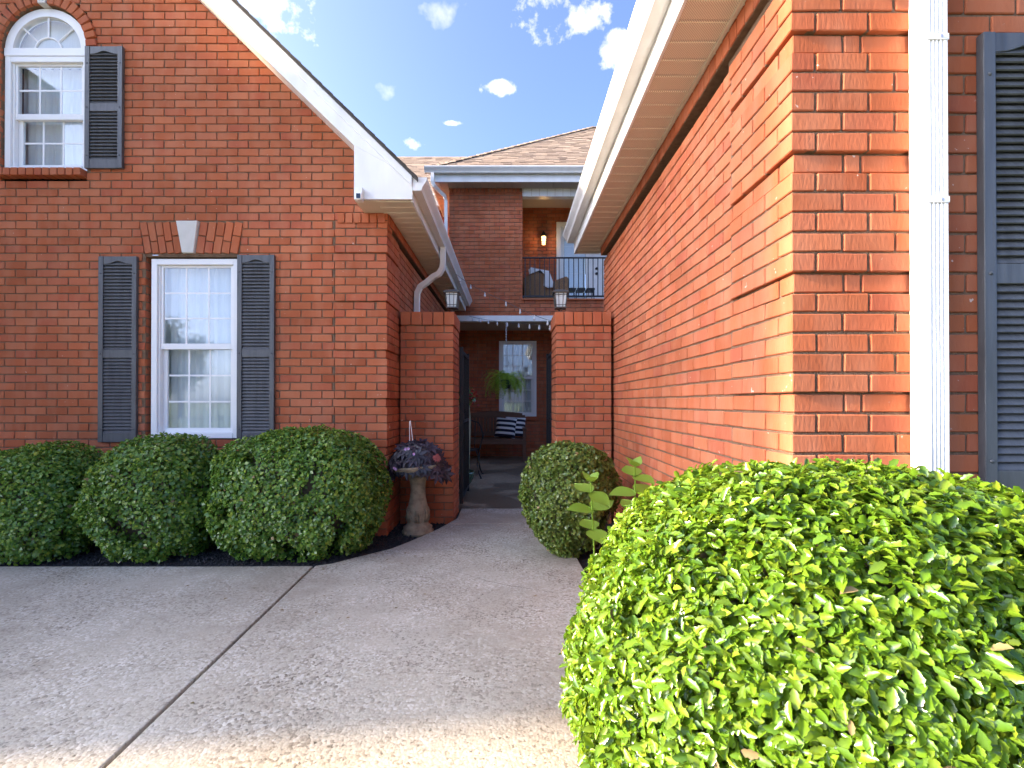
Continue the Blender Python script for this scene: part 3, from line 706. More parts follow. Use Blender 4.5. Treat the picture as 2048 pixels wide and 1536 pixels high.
# small unseen bulk: left and back walls
MB().box(2 * XA - XC, 2 * XA - XC + .1, YF + .1, 9.35, -.1, 3.2).box(2 * XA - XC, XC - .06, 9.25, 9.35, -.1, 3.2).build('plain_wall', 'brickfar', Lw)
MB().prism([(2 * XA - XC, 3.2), (XC - .06, 3.2), (XA, rake(XA))], 9.25, 9.35, 'y').build('plain_wall', 'brickfar', Lw)
# security camera on the box return
sc = thing('security_camera', (rx(722), YR, rz(398)), 'small white security camera fixed to the corner of the white box return', 'camera')
MB().box(rx(716), rx(727.5), YR - .05, YR - .001, rz(391), rz(378)).build('mount', 'white', sc, bevel=.005)
MB().box(rx(716), rx(728), YR - .085, YR - .012, rz(406), rz(392)).build('body', 'white', sc, bevel=.005)
MB().box(rx(718), rx(726), YR - .089, YR - .0845, rz(404), rz(394.5)).build('lens', 'lens', sc)

# ================================================================= ADDED SHADE BLOCK (unseen, beyond the left edge, shades drive and facade)
Ow = thing('brick_wing', (-10.8, 3, 0), 'two storey brick block with a gabled roof, added unseen left of the driveway to cast shade', 'house')
ox1, oya = -7.72, 1.72 - .11 - math.tan(R(SUN_AZ)) * (7.72 - 1.82); ZE_ = 6.54  # front edge and eave height placed to set the shadow line
MB().box(ox1 - 6, ox1, oya, 4.4, -.1, ZE_ - .1).build('wall', 'brickfar', Ow)
MB().prism([(ox1 - 6, ZE_ - .1), (ox1, ZE_ - .1), (ox1 - 3, ZE_ + .93)], oya, 4.4, 'y').build('gable', 'brickfar', Ow)
for s in (0, 1):
    e = (ox1 + .001, ZE_ - .099) if s == 0 else (ox1 - 6.001, ZE_ - .099)
    MB().prism([e, (ox1 - 3, ZE_ + .931), (ox1 - 3, ZE_ + 1.05), (e[0], e[1] + .12)], oya - .001, 4.42, 'y').build('roof', 'roofdark', Ow)
window(Ow, -11.3, -10.4, .9, 2.6, oya - .09)

# ================================================================= RIGHT WING
XR = 1.083; YB = 1.833; YE = 5.54
Rw = thing('brick_wing', (2.3, 3.7, 0), 'red brick house wing with white gutter and soffit along the walk, right', 'house')
br = Brickwork(); ZSR = 3.03; XQ = XR
for n in range(-17, 30):
    zb = cz(n); zc = zb + BH / 2; pr = PROUD if proud(n) else 0
    low = zb + BH < ZSR - .10
    cl, sl = (.09, .19) if n % 2 == 0 else (.19, .09)
    if low or True:
        br.brick((XR - pr + cl / 2, YB - pr + sl / 2, zc), (cl, sl, BH), 0)
        c1 = XR - pr + cl + JT; s1 = YB - pr + sl + JT
        br.mortar.box(XR - pr + REC, c1 + .001, YB - pr + REC, s1 + .001, zb - JT if (proud(n) == proud(n - 1) or not proud(n)) else zb + .001, zb + BH)
    if proud(n):
        br.course(YB, 'x', 0, n, c1, XR + .465, out=PROUD, off=c1 - (BL / 2 if n % 2 else 0)); br.course(YB, 'x', 0, n, XR + .475, 3.4, off=.05)
        if low: br.course(XR, 'y', R(-90), n, s1, YB + .50, out=PROUD, off=s1 - (BL / 2 if n % 2 else 0)); br.course(XR, 'y', R(-90), n, YB + .51, YE, off=.04)
    else:
        br.course(YB, 'x', 0, n, c1, 3.4, off=.05)
        if low: br.course(XR, 'y', R(-90), n, s1, YE, off=.04)
br.mortar.box(XR + REC + .003, XR + .53, YB + REC + .003, YB + .06, -.06, ZSR + .4).box(XR + REC + .003, XR + .06, YB + .0601, YB + .56, -.06, ZSR - .02)
rowlock_y(br, XR, R(-90), YB + .02, YE, ZSR - .10, .030)
br.build(Rw)
XE = .775
soffit_panels(Rw, XE + .02, XR + .02, 1.50, 5.78, ZSR, .127, m='perf')
MB().box(XR - .052, XR - .034, 1.5, 5.54, ZSR - .018, ZSR - .006).build('soffit_trim', 'cream', Rw)
MB().box(XE, XE + .018, 1.48, 5.80, ZSR - .012, ZSR + .20).build('fascia', 'white', Rw, bevel=.003)
gr = MB().prism(kgutter(XE - .002, ZSR + .245, -1, w=.128), 1.47, 5.82, 'y').build('gutter', 'gutter', Rw)
MB().prism(kgutter(XE - .002, ZSR + .245, -1, w=.128)[:8], 5.821, 5.829, 'y').build('gutter_end_cap', 'gutter', gr)
MB().box(XE + .019, XR, 5.781, 5.80, ZSR - .008, ZSR + .20).build('end_fascia', 'white', Rw)
MB().prism([(XE - .05, ZSR + .235), (XE - .05, ZSR + .265), (5.2, 6.3), (5.2, 6.27)], 1.44, 5.84, 'y').build('roof', 'roofdark', Rw)
MB().prism([(XR + .1, ZSR + .2), (5.2, ZSR + .2), (5.2, 6.2)], 5.42, 5.5, 'y').box(XR + .03, 9, 5.42, 5.5, -.1, ZSR + .2).build('plain_wall', 'brickfar', Rw)
MB().box(3.41, 9, YB + .01, YB + .1, -.1, 3.6).build('plain_wall', 'brickfar', Rw)
YS = YB - .001
def sx(px, Y): return (px - CX) * Y / F
def sz(py, Y): return H + (CY - py) * Y / F
shutter(Rw, sx(1971, YB - .032), sx(1971, YB - .032) + .37, .885, sz(65, YB - .02), YB - .001, pitch=.0305, mid=.475, label='dark louvred shutter close to the camera')
dp = []
W_ = .076; x0d = 1.518; yb, yf = YB - .012, YB - .092
pf = [(x0d, yb), (x0d, yf)]
nrib = 4
for i in range(nrib):
    a = x0d + .012 + (W_ - .020) * i / nrib; q = (W_ - .020) / nrib
    pf += [(a, yf), (a + q * .25, yf + .006), (a + q * .6, yf + .006), (a + q * .85, yf)]
pf += [(x0d + W_, yf), (x0d + W_, yb)]
ds = MB().prism(pf, .0, 3.4, 'z').build('downspout', 'white', Rw, bevel=.002, label='ribbed white downspout close to the camera')
for py in (70, 398):
    z = sz(py, yf); MB().box(x0d + .001, x0d + W_ + .003, yf - .0025, yf + .02, z - .011, z + .011).build('strap', 'gutter', ds); MB().lathe([(0, .003), (.005, .002), (.006, 0)], (0, 0, 0), 8).build('strap_screw', 'chain', ds, origin=(0, 0, 0)).matrix_local = Matrix.Translation(Vector((x0d + .05, yf - .003, z)) - wloc(ds)) @ Matrix.Rotation(R(90), 4, 'X')

# ================================================================= GATE PILLARS, LANTERNS, GATE
def pillar(x0, x1, y0, y1, top, label):
    t = thing('gate_pillar', ((x0 + x1) / 2, y0, 0), label, 'pillar', 'brick gate pillars'); b = Brickwork()
    n = -17
    while cz(n) + BH < top - .085:
        zc = cz(n) + BH / 2
        A = n % 2 == 0; left_free = x0 > 0; 
        # free corner brick plus runs on the front and on the inner side
        cl, sl = (.19, .09) if A else (.09, .19)
        if left_free:
            b.brick((x0 + cl / 2, y0 + sl / 2, zc), (cl, sl, BH), 0); b.course(y0, 'x', 0, n, x0 + cl + JT, x1, off=x0 + cl + JT - (BL / 2 if n % 2 else 0)); b.course(x0, 'y', R(-90), n, y0 + sl + JT, y1, off=y0 + sl + JT - (BL / 2 if n % 2 else 0))
            b.mortar.box(x0 + REC, x0 + cl + JT + .001, y0 + REC, y0 + sl + JT + .001, zc - BH / 2 - JT, zc + BH / 2)
        else:
            b.brick((x1 - cl / 2, y0 + sl / 2, zc), (cl, sl, BH), 0); b.course(y0, 'x', 0, n, x0, x1 - cl - JT, off=x1 - cl - (BL / 2 if n % 2 else 0)); b.course(x1, 'y', R(90), n, y0 + sl + JT, y1, off=y0 + sl + JT - (BL / 2 if n % 2 else 0))
            b.mortar.box(x1 - REC, x1 - cl - JT - .001, y0 + REC, y0 + sl + JT + .001, zc - BH / 2 - JT, zc + BH / 2)
        n += 1
    zt_ = cz(n) - JT; o_ = .016
    b.mortar.box(x0 + .012, x1 - .012, y0 + .012, y1 - .012, zt_ - .02, top - .012)
    k = int((x1 - x0 + 2 * o_) / .098); p = (x1 - x0 + (o_)) / k; xs = x0 - (o_ if x0 > 0 else 0)
    for i in range(k): b.brick((xs + p * (i + .5), (y0 + y1) / 2 - .1, (zt_ + JT + top) / 2), (p - JT, y1 - y0 - .2 + 2 * o_, top - zt_ - JT), 0)
    for i in range(k): b.brick((xs + p * (i + .5), y1 - .1, (zt_ + JT + top) / 2), (p - JT, .19, top - zt_ - JT), 0)
    b.build(t); return t
PZ = 2.165; PY = 4.98
pillar(-1.138, -.588, PY, 5.53, PZ, 'brick gate pillar beside the bird bath, left of the gateway')
pillar(.478, 1.052, PY, 5.53, PZ, 'brick gate pillar behind the round bush, right of the gateway')
def lantern(x, y, z, label):
    t = thing('pillar_lantern', (x, y, z), label, 'lantern', 'lanterns on the gate pillars'); s = .0056
    MB().lathe([(0, 0), (.03, 0), (.026, .02), (.016, .03), (.016, .055), (.012, .06), (0, .06)], (x, y, z), 12).build('stem', 'bronze', t)
    for dx, dy in ((-1, -1), (1, -1), (1, 1), (-1, 1)): MB().sweep([(x + dx * .008, y + dy * .008, z + .052), (x + dx * .034, y + dy * .034, z + .088)], .006).build('arm', 'bronze', t)
    a, b, z0, z1 = .052, .066, z + .092, z + .242
    fr = MB().box(x - a - .008, x + a + .008, y - a - .008, y + a + .008, z0 - .012, z0)
    for dx, dy in ((-1, -1), (1, -1), (1, 1), (-1, 1)): fr.sweep([(x + dx * a, y + dy * a, z0), (x + dx * b, y + dy * b, z1)], .006)
    for dx, dy, ux, uy in ((0, -1, 1, 0), (0, 1, 1, 0), (-1, 0, 0, 1), (1, 0, 0, 1)):
        for q in (-.38, .38): fr.sweep([(x + dx * a + ux * q * a, y + dy * a + uy * q * a, z0), (x + dx * b + ux * q * b, y + dy * b + uy * q * b, z1)], .003)
        for k in (.16, .86):
            r_ = a + (b - a) * k; zz = z0 + (z1 - z0) * k; fr.sweep([(x + dx * r_ - ux * r_, y + dy * r_ - uy * r_, zz), (x + dx * r_ + ux * r_, y + dy * r_ + uy * r_, zz)], .003)
    fr.build('frame', 'bronze', t)
    gl = MB(); a2, b2 = a - .004, b - .004
    gl.add([(x - a2, y - a2, z0), (x + a2, y - a2, z0), (x + a2, y + a2, z0), (x - a2, y + a2, z0), (x - b2, y - b2, z1), (x + b2, y - b2, z1), (x + b2, y + b2, z1), (x - b2, y + b2, z1)], [(0, 1, 5, 4), (1, 2, 6, 5), (2, 3, 7, 6), (3, 0, 4, 7)]); gl.build('glass_body', 'lantern_glass', t)
    c = b + .020
    MB().add([(x - c, y - c, z1), (x + c, y - c, z1), (x + c, y + c, z1), (x - c, y + c, z1), (x - c, y - c, z1 + .016), (x + c, y - c, z1 + .016), (x + c, y + c, z1 + .016), (x - c, y + c, z1 + .016), (x - .05, y - .05, z1 + .036), (x + .05, y - .05, z1 + .036), (x + .05, y + .05, z1 + .036), (x - .05, y + .05, z1 + .036)],
             [(3, 2, 1, 0), (0, 1, 5, 4), (1, 2, 6, 5), (2, 3, 7, 6), (3, 0, 4, 7), (4, 5, 9, 8), (5, 6, 10, 9), (6, 7, 11, 10), (7, 4, 8, 11), (8, 9, 10, 11)]).build('cap', 'bronze', t)
lantern(-.628, 5.22, PZ, 'bronze post lantern on the left gate pillar under the eave'); lantern(.548, 5.22, PZ, 'bronze post lantern on the right gate pillar below the balcony')
def gate(x, y0, y1, label):
    t = thing('metal_gate', (x, y0, .04), label, 'gate', 'open gate leaves'); z0, z1 = .05, 1.87
    for yy in (y0, y1 - .04): MB().box(x - .02, x + .02, yy, yy + .04, z0, z1).build('post', 'iron', t)
    for z in (z0 + .06, 1.0, z1 - .05): MB().box(x - .014, x + .014, y0 + .04, y1 - .04, z - .018, z + .018).build('rail', 'iron', t)
    pk = MB().box(-.008, .008, -.008, .008, z0 + .08, z1 - .07).mesh('picket', 'iron'); n = 7
    for i in range(n): link('picket', pk, t, loc=(x, y0 + .04 + (y1 - y0 - .08) * (i + .5) / n, 0))
    MB().box(x - .03, x + .03, y0 - .005, y0 + .05, 1.0, 1.1).build('hinge', 'iron', t)
gate(-.566, 5.57, 6.42, 'black iron gate leaf standing open beside the bird bath pillar'); gate(.505, 5.57, 6.42, 'black iron gate leaf standing open beside the right pillar')

# ================================================================= REAR BLOCK WITH BALCONY
YW = 9.45; RB = thing('brick_wing', (1.4, 10.5, 0), 'two storey brick rear house block with hip roof, balcony and porch', 'house'); bb = Brickwork()
def wx(px, Y=YW): return (px - CX) * Y / F
def wz(py, Y=YW): return H + (CY - py) * Y / F
xl, xo = wx(898), wx(1045); zbm, zsf = 2.93, wz(376); zbal = wz(598)
n = int((zbm - Z0) / CO) + 1
while cz(n) + BH < zsf - .02:
    zc = cz(n) + BH / 2
    if zc < zbal: bb.course(YW, 'x', 0, n, xl, 4.2, off=0)
    else: bb.course(YW, 'x', 0, n, xl, xo, off=0)
    bb.course(xl, 'y', R(-90), n, YW + .05, 10.9, off=.02)
    n += 1
# soldier course above the porch opening, and the inner walls
for i in range(int((4.2 - xl) / .0775)): bb.brick((xl + .04 + .0775 * i, YW + .015, zbm - .01), (.067, .06, .075), 0)
for i in range(int((xo - xl) / .0775)): bb.brick((xl + .04 + .0775 * i, YW + .005, zsf - .05), (.067, .06, .09), 0)
YP = 10.9; pw = (wx(998, YP - .03), wx(1073, YP - .03), wz(833, YP - .03), wz(682, YP - .03))
for n in range(-17, 23):
    zc = cz(n) + BH / 2
    for a, b in sub((-1.9, 3.4), [(pw[0], pw[1])] if pw[2] - .02 < zc < pw[3] else []): bb.course(YP, 'x', 0, n, a, b, off=.07)
YBK = 10.75; dx0, dx1, dz1 = wx(1113, YBK), 2.35, wz(444, YBK)
for n in range(26, 57):
    zc = cz(n) + BH / 2
    for a, b in sub((xo - .1, 4.2), [(dx0, dx1)] if zc < dz1 else []): bb.course(YBK, 'x', 0, n, a, b, off=.03)
for n in range(26, 57): bb.mortar.box(xo - .10, xo - .01, YW + .01, YBK, cz(n) - JT, cz(n) + BH)
bb.build(RB)
MB().box(xl - .1, 4.2, YW + .061, YBK - .01, zbm - .05, zbal - .02).build('balcony_floor', 'ceil', RB)
MB().box(xo - .01, 4.2, YW - .04, YW + .12, zbal - .018, zbal + .004).build('balcony_sill', 'brick', RB)
MB().box(-1.9, 3.5, YW + .12, YP, 2.86, 2.878).build('porch_ceiling', 'ceil', RB)
MB().box(xl - .02, 4.2, YW - .03, YW + .11, wz(643), wz(631.5)).build('porch_beam', 'white', RB, bevel=.004)
MB().box(-1.95, -1.9, YW, YP, 0, 3).box(3.4, 3.45, YW, YP, 0, 3).build('porch_side_wall', 'brickfar', RB)
MB().box(xo + .002, 4.2, YW - .005, YW + .14, wz(392), zsf - .002).build('balcony_beam', 'white', RB, bevel=.003)
MB().box(xo - .05, 4.2, YW + .141, YBK - .005, wz(415, YBK), wz(415, YBK) + .02).build('balcony_ceiling', 'ceil', RB)
for i in range(13): MB().box(xo + .02 + .155 * i, xo + .026 + .155 * i, YW - .008, YW - .0045, wz(391), zsf - .004).build('beam_bead', 'ceil', RB)
window(RB, pw[0], pw[1], pw[2], pw[3], YP - .03, label='porch window behind the hanging fern')
for i in range(12): pass
MB().box(pw[0] - .05, pw[1] + .05, YP - .05, YP + .02, pw[2] - .075, pw[2] - .003).build('window_sill', 'brick', RB)
# door to the balcony
zd0 = zbal - .015
dr = MB().box(dx0, dx0 + .10, YBK - .03, YBK + .08, zd0, dz1).box(dx1 - .1, dx1, YBK - .03, YBK + .08, zd0, dz1).box(dx0 + .1, dx1 - .1, YBK - .03, YBK + .08, dz1 - .1, dz1).build('door_frame', 'white', RB, bevel=.004)
g0, g1 = wx(1128, YBK), wx(1172, YBK); gz0, gz1 = zd0 + .25, dz1 - .22
dl = MB().box(dx0 + .102, g0, YBK + .0, YBK + .045, zd0 + .01, dz1 - .102).box(g1, dx1 - .102, YBK, YBK + .045, zd0 + .01, dz1 - .102).box(g0, g1, YBK, YBK + .045, zd0 + .01, gz0).box(g0, g1, YBK, YBK + .045, gz1, dz1 - .102).build('door', 'white', RB, bevel=.003, label='white balcony door with tall glass lights')
for i in range(2):
    for j in range(5):
        a = g0 + (g1 - g0) * i / 2; b = gz0 + (gz1 - gz0) * j / 5
        MB().box(a + .006, a + (g1 - g0) / 2 - .006, YBK + .018, YBK + .024, b + .006, b + (gz1 - gz0) / 5 - .006).build('pane', 'glass', dl)
MB().box(g0, g1, YBK + .10, YBK + .11, gz0, gz1).build('curtain', 'curtain', dl)
for py in (537, 547): MB().lathe([(0, .05), (.022, .045), (.026, .03), (.012, .02), (.03, .006), (.03, 0)], (0, 0, 0), 12).build('knob', 'iron', dl, origin=(0, 0, 0)).matrix_local = Matrix.Translation(Vector((wx(1193, YBK), YBK - .001, wz(py, YBK))) - wloc(dl)) @ Matrix.Rotation(R(90), 4, 'X')
# eaves and hip roof
YG = 9.17; ze = zsf + .004
soffit_panels(RB, xl - .30, 4.4, YG, YW - .012, ze, .155, axis='x', m='ceil')
soffit_panels(RB, xl - .30, xl - .012, YW - .01, 10.9, ze, .155, axis='y', m='ceil')
MB().box(xl - .30, 4.4, YG - .02, YG - .001, ze - .012, ze + .19).build('fascia', 'white', RB, bevel=.003)
MB().box(xl - .32, xl - .301, YG - .02, 10.9, ze - .012, ze + .19).build('side_fascia', 'white', RB, bevel=.003)
pr = [(-(a - (YG - .022)) + (YG - .022), b) for a, b in kgutter(YG - .022, ze + .245, 1)]
MB().prism(pr, xl - .42, 4.4, 'x').build('gutter', 'gutter', RB)
ex0, ey0, ezr = xl - .36, YG - .06, ze + .225; S = .78; T = 3.75
MB().add([(ex0, ey0, ezr), (8, ey0, ezr), (8, ey0 + T, ezr + S * T), (ex0 + T, ey0 + T, ezr + S * T), (ex0, ey0 + 2 * T, ezr), (8, ey0 + 2 * T, ezr)], [(0, 1, 2, 3), (0, 3, 4), (3, 2, 5, 4)]).build('roof_deck', 'shingle', RB)
def shingles(parent, ex_, ey_, ez_, s, rows, xr, left, name='shingles'):
    """laminated shingle tabs on a roof plane that rises away from the camera"""
    V, Q = [], []; L_ = math.hypot(1, s); du = (1 / L_, s / L_)
    for r in range(rows):
        v0 = .14 * r; y0 = ey_ + v0 * du[0]; y1 = ey_ + (v0 + .17) * du[0]; z0 = ez_ + v0 * du[1]; z1 = ez_ + (v0 + .17) * du[1]
        x = left(y0 - ey_) - random.uniform(0, .1); xe = xr
        while x < xe:
            wd = random.uniform(.10, .26); th = random.choice((.008, .016, .022)); a, b = max(x, left(y0 - ey_)), min(x + wd, xe)
            if b - a > .02:
                k = len(V); nz = th
                V += [(a, y0, z0 + .002), (b, y0, z0 + .002), (b, y0 - .005, z0 + nz), (a, y0 - .005, z0 + nz), (b, y1, z1 + .004), (a, y1, z1 + .004)]
                Q += [(k, k + 1, k + 2, k + 3), (k + 3, k + 2, k + 4, k + 5)]
            x += wd
    base = wloc(parent); o = link(name, np_mesh(name, np.array(V) - np.array(base), np.array(Q), 'shingle'), parent); o['kind'] = 'stuff'
shingles(RB, ex0, ey0, ezr + .004, S, int(T * math.hypot(1, S) / .14), 5.2, lambda d: ex0 + d)
cap = MB(); nh = 26
for i in range(nh):
    t0, t1 = T * i / nh, T * (i + 1.25) / nh; q = .09
    p0 = Vector((ex0 + t0, ey0 + t0, ezr + S * t0 + .045)); p1 = Vector((ex0 + t1, ey0 + t1, ezr + S * t1 + .030)); sd_ = Vector((.7, -.7, 0)) * q
    dn = Vector((0, 0, -.045)); cap.add([p0 - sd_ + dn, p0, p0 + sd_ + dn, p1 - sd_ + dn, p1, p1 + sd_ + dn], [(0, 1, 4, 3), (1, 2, 5, 4), (0, 2, 1)])
cap.build('hip_cap', 'shingle', RB, kind='stuff')
cap = MB()
for i in range(30):
    a = ex0 + T + .15 * i; cap.add([(a, ey0 + T - .1, ezr + S * T - .03), (a, ey0 + T, ezr + S * T + .05), (a + .19, ey0 + T, ezr + S * T + .035), (a + .19, ey0 + T - .1, ezr + S * T - .045), (a, ey0 + T + .1, ezr + S * T - .03), (a + .19, ey0 + T + .1, ezr + S * T - .03)], [(0, 3, 2, 1), (1, 2, 5, 4)])
cap.build('ridge_cap', 'shingle', RB, kind='stuff')
# downspout at the left corner of the rear block
xd, zg = wx(891), ze + .13
MB().sweep([(xl - .27, YG - .07, zg), (xl - .27, YG - .07, zg - .16), (xl - .25, YG - .06, zg - .22), (xl - .17, YG + .10, zg - .27), (xl - .08, YW - .10, zg - .32), (xl - .055, YW - .05, zg - .40), (xl - .05, YW - .05, 3.0)], [(b, a) for a, b in rib], up=(0, 1, 0)).build('downspout', 'white', RB)
# low wing further back on the left
LB = thing('brick_wing', (-4, 12, 0), 'far brick wing with a tan shingle roof seen above the left gutter', 'house')
b3 = Brickwork()
for n in range(20, 57): b3.course(10.98, 'x', 0, n, -3.2, xl - .01, off=.02)
b3.build(LB, limit=60)
ZL = 5.62
MB().box(-7, xl - .33, 10.66, 10.70, ZL - .01, ZL + .16).build('fascia', 'white', LB)
MB().prism([(-(a - 10.655) + 10.655, b) for a, b in kgutter(10.655, ZL + .20, 1)], -7, xl - .45, 'x').build('gutter', 'gutter', LB)
MB().box(-7, xl - .33, 10.70, 10.98, ZL + .0, ZL + .012).build('soffit', 'ceil', LB)
ly, lz = 10.60, ZL + .17; LT = 3.30
MB().add([(-8, ly, lz), (1.2, ly, lz), (1.2, ly + LT, lz + S * LT), (-8, ly + LT, lz + S * LT), (-8, ly + 2 * LT, lz), (1.2, ly + 2 * LT, lz)], [(0, 1, 2, 3), (3, 2, 5, 4)]).build('roof_deck', 'shingle', LB)
shingles(LB, 0, ly, lz + .004, S, int(LT * math.hypot(1, S) / .14), .6, lambda d: -4.5)
MB().box(-7.5, -3.2, 10.98, 11.1, -.1, 5.6).build('plain_wall', 'brickfar', LB)

# ---- balcony railing, chair, lamp
br_ = thing('balcony_railing', (xo, YW + .03, zbal), 'black metal balcony railing with thin vertical balusters', 'railing')
yr = YW + .045; zt1, zt0 = wz(514, yr), wz(592, yr)
MB().box(xo + .002, 4.1, yr - .022, yr + .022, zt1 - .025, zt1).build('top_rail', 'iron', br_, bevel=.004)
MB().box(xo + .002, 4.1, yr - .014, yr + .014, zt0 - .02, zt0 + .012).build('bottom_rail', 'iron', br_)
bl = MB().box(-.008, .008, -.008, .008, zt0 + .012, zt1 - .025).mesh('baluster', 'iron')
for i in range(40): link('baluster', bl, br_, loc=(xo + .055 + .096 * i, yr, 0))
for x in (xo + .02, 2.0, 3.9): MB().box(x - .012, x + .012, yr - .011, yr + .011, zbal + .004, zt0 - .02).build('foot', 'iron', br_)
ch = thing('wicker_chair', (.62, 10.0, zbal), 'brown wicker armchair with a white throw on the balcony', 'chair')
def tilt_box(x0, x1, y0, y1, z0, z1): return MB().box(x0, x1, y0, y1, z0, z1)
cy = 10.0
def cp(px, py, Y=10.0): return ((px - CX) * Y / F, H + (CY - py) * Y / F)
zb_ = zbal + .03
MB().box(.36, 1.12, cy + .06, cy + .55, zbal + .20, zbal + .40).build('seat', 'wicker', ch, bevel=.03)
MB().prism([(cp(1047, 560)[0], zb_), (cp(1092, 560)[0], zb_), cp(1092, 548), cp(1080, 541), cp(1062, 548), cp(1047, 557)], cy - .04, cy + .05, 'y').build('backrest', 'wicker', ch, bevel=.02)
MB().prism([(cp(1106, 590)[0], zb_), (cp(1137, 590)[0], zb_), cp(1137, 556), cp(1133, 552), cp(1112, 560), cp(1106, 566)], cy - .02, cy + .05, 'y').build('armrest', 'wicker', ch, bevel=.02)
MB().box(cp(1092, 560)[0] + .002, cp(1106, 560)[0] - .002, cy, cy + .05, zb_, zbal + .34).build('side_panel', 'wicker', ch, bevel=.01)
MB().box(cp(1047, 560)[0], cp(1047, 560)[0] + .07, cy + .052, cy + .55, zb_, zbal + .52).build('armrest', 'wicker', ch, bevel=.02)
for x in (.32, 1.10):
    for y in (cy, cy + .48): MB().box(x, x + .05, y, y + .05, zbal - .018, zb_ + .1).build('leg', 'wicker', ch)
th = thing('throw_blanket', (.72, cy - .05, zbal + .4), 'white throw draped over the wicker chair on the balcony', 'blanket')
ol = [cp(1057, 540), cp(1062, 536), cp(1080, 540), cp(1098, 543), cp(1101, 552), cp(1106, 565), cp(1105, 576), cp(1096, 577), cp(1087, 573), cp(1088, 550), cp(1080, 541.5), cp(1064, 548), cp(1058, 550)]
q = MB().prism(ol, cy - .075, cy - .042, 'y').build('cloth', 'fabric', th, bevel=.008)
bt = thing('bar_table', (1.52, 10.3, zbal), 'small dark metal side table with thin legs before the balcony door', 'table')
for i, x in enumerate((1.32, 1.52, 1.72)): MB().box(x - .085, x + .085, 10.2, 10.5, zbal + .36, zbal + .40).build('slat', 'iron', bt)
for x in (1.25, 1.42, 1.62, 1.79):
    for y in (10.22, 10.48): MB().sweep([(x, y, zbal), (x, y, zbal + .36)], .009).build('leg', 'iron', bt)
wl = thing('wall_lantern', (wx(1087, 10.7), 10.70, wz(478, 10.7)), 'lit black wall lantern on the balcony wall beside the white door', 'lamp')
wx_, wy_, wz_ = wl.location
MB().lathe([(0, .17), (.01, .165), (.012, .13), (.03, .12), (.055, .075), (.062, .03), (.058, .03), (0, .03)], (wx_, wy_ - .08, wz_), 16).build('hood', 'iron', wl)
MB().lathe([(.042, -.14), (.054, .03)], (wx_, wy_ - .08, wz_), 16).build('glass_cylinder', 'lit', wl)
cg = MB()
for k in range(6): a = k * math.pi / 3 + .3; cg.sweep([(wx_ + .045 * math.cos(a), wy_ - .08 + .045 * math.sin(a), wz_ - .145), (wx_ + .058 * math.cos(a), wy_ - .08 + .058 * math.sin(a), wz_ + .03)], .004)
for zz, r_ in ((-.145, .047), (-.09, .05), (-.03, .054)): cg.sweep([(wx_ + r_ * math.cos(i * math.pi / 8), wy_ - .08 + r_ * math.sin(i * math.pi / 8), wz_ + zz) for i in range(17)], .004)
cg.build('cage', 'iron', wl); MB().box(wx_ - .03, wx_ + .03, wy_ + .0, wy_ + .048, wz_ - .06, wz_ + .13).box(wx_ - .01, wx_ + .01, wy_ - .08, wy_ + .0, wz_ + .10, wz_ + .12).build('bracket', 'iron', wl)
pl = bpy.data.lights.new('wall_lantern_bulb', 'POINT'); pl.energy = .5; pl.color = (1, .66, .33); pl.shadow_soft_size = .03; po = bpy.data.objects.new('wall_lantern_bulb', pl); COL.objects.link(po); po.location = (wx_, wy_ - .17, wz_ - .04)

# ================================================================= PORCH THINGS
FZ = .004
def bench():
    y = 10.25; x0, x1 = -.98, .33; t = thing('slatted_bench', ((x0 + x1) / 2, y, FZ), 'dark wooden slatted bench against the porch wall under the window', 'bench')
    for x in (x0, x1 - .06):
        MB().box(x, x + .06, y - .28, y - .22, FZ, .66).build('leg', 'wood', t); MB().box(x, x + .06, y + .24, y + .30, FZ, .95).build('leg', 'wood', t)
        MB().box(x - .01, x + .07, y - .32, y + .24, .66, .695).build('armrest', 'wood', t, bevel=.006); MB().box(x, x + .06, y - .22, y + .24, .36, .44).build('side_rail', 'wood', t)
    for i in range(6): MB().box(x0 + .06, x1 - .06, y - .29 + .09 * i, y - .21 + .09 * i, .445, .47).build('seat_slat', 'wood', t)
    MB().box(x0 + .06, x1 - .06, y - .28, y - .25, .36, .44).build('apron', 'wood', t)
    MB().box(x0 + .06, x1 - .06, y + .245, y + .295, .50, .58).build('back_rail', 'wood', t)
    n = 12; pts = [(x0 + .06, .90)] + [(x0 + .06 + (x1 - x0 - .12) * i / n, .99 + .045 * math.sin(math.pi * i / n)) for i in range(n + 1)] + [(x1 - .06, .90)]
    MB().prism(pts, y + .245, y + .295, 'y').build('top_rail', 'wood', t)
    sl = MB().box(-.028, .028, -.01, .01, .58, .90).mesh('back_slat', 'wood')
    for i in range(15): link('back_slat', sl, t, loc=(x0 + .13 + (x1 - x0 - .26) * i / 14, y + .27, 0))
bench()
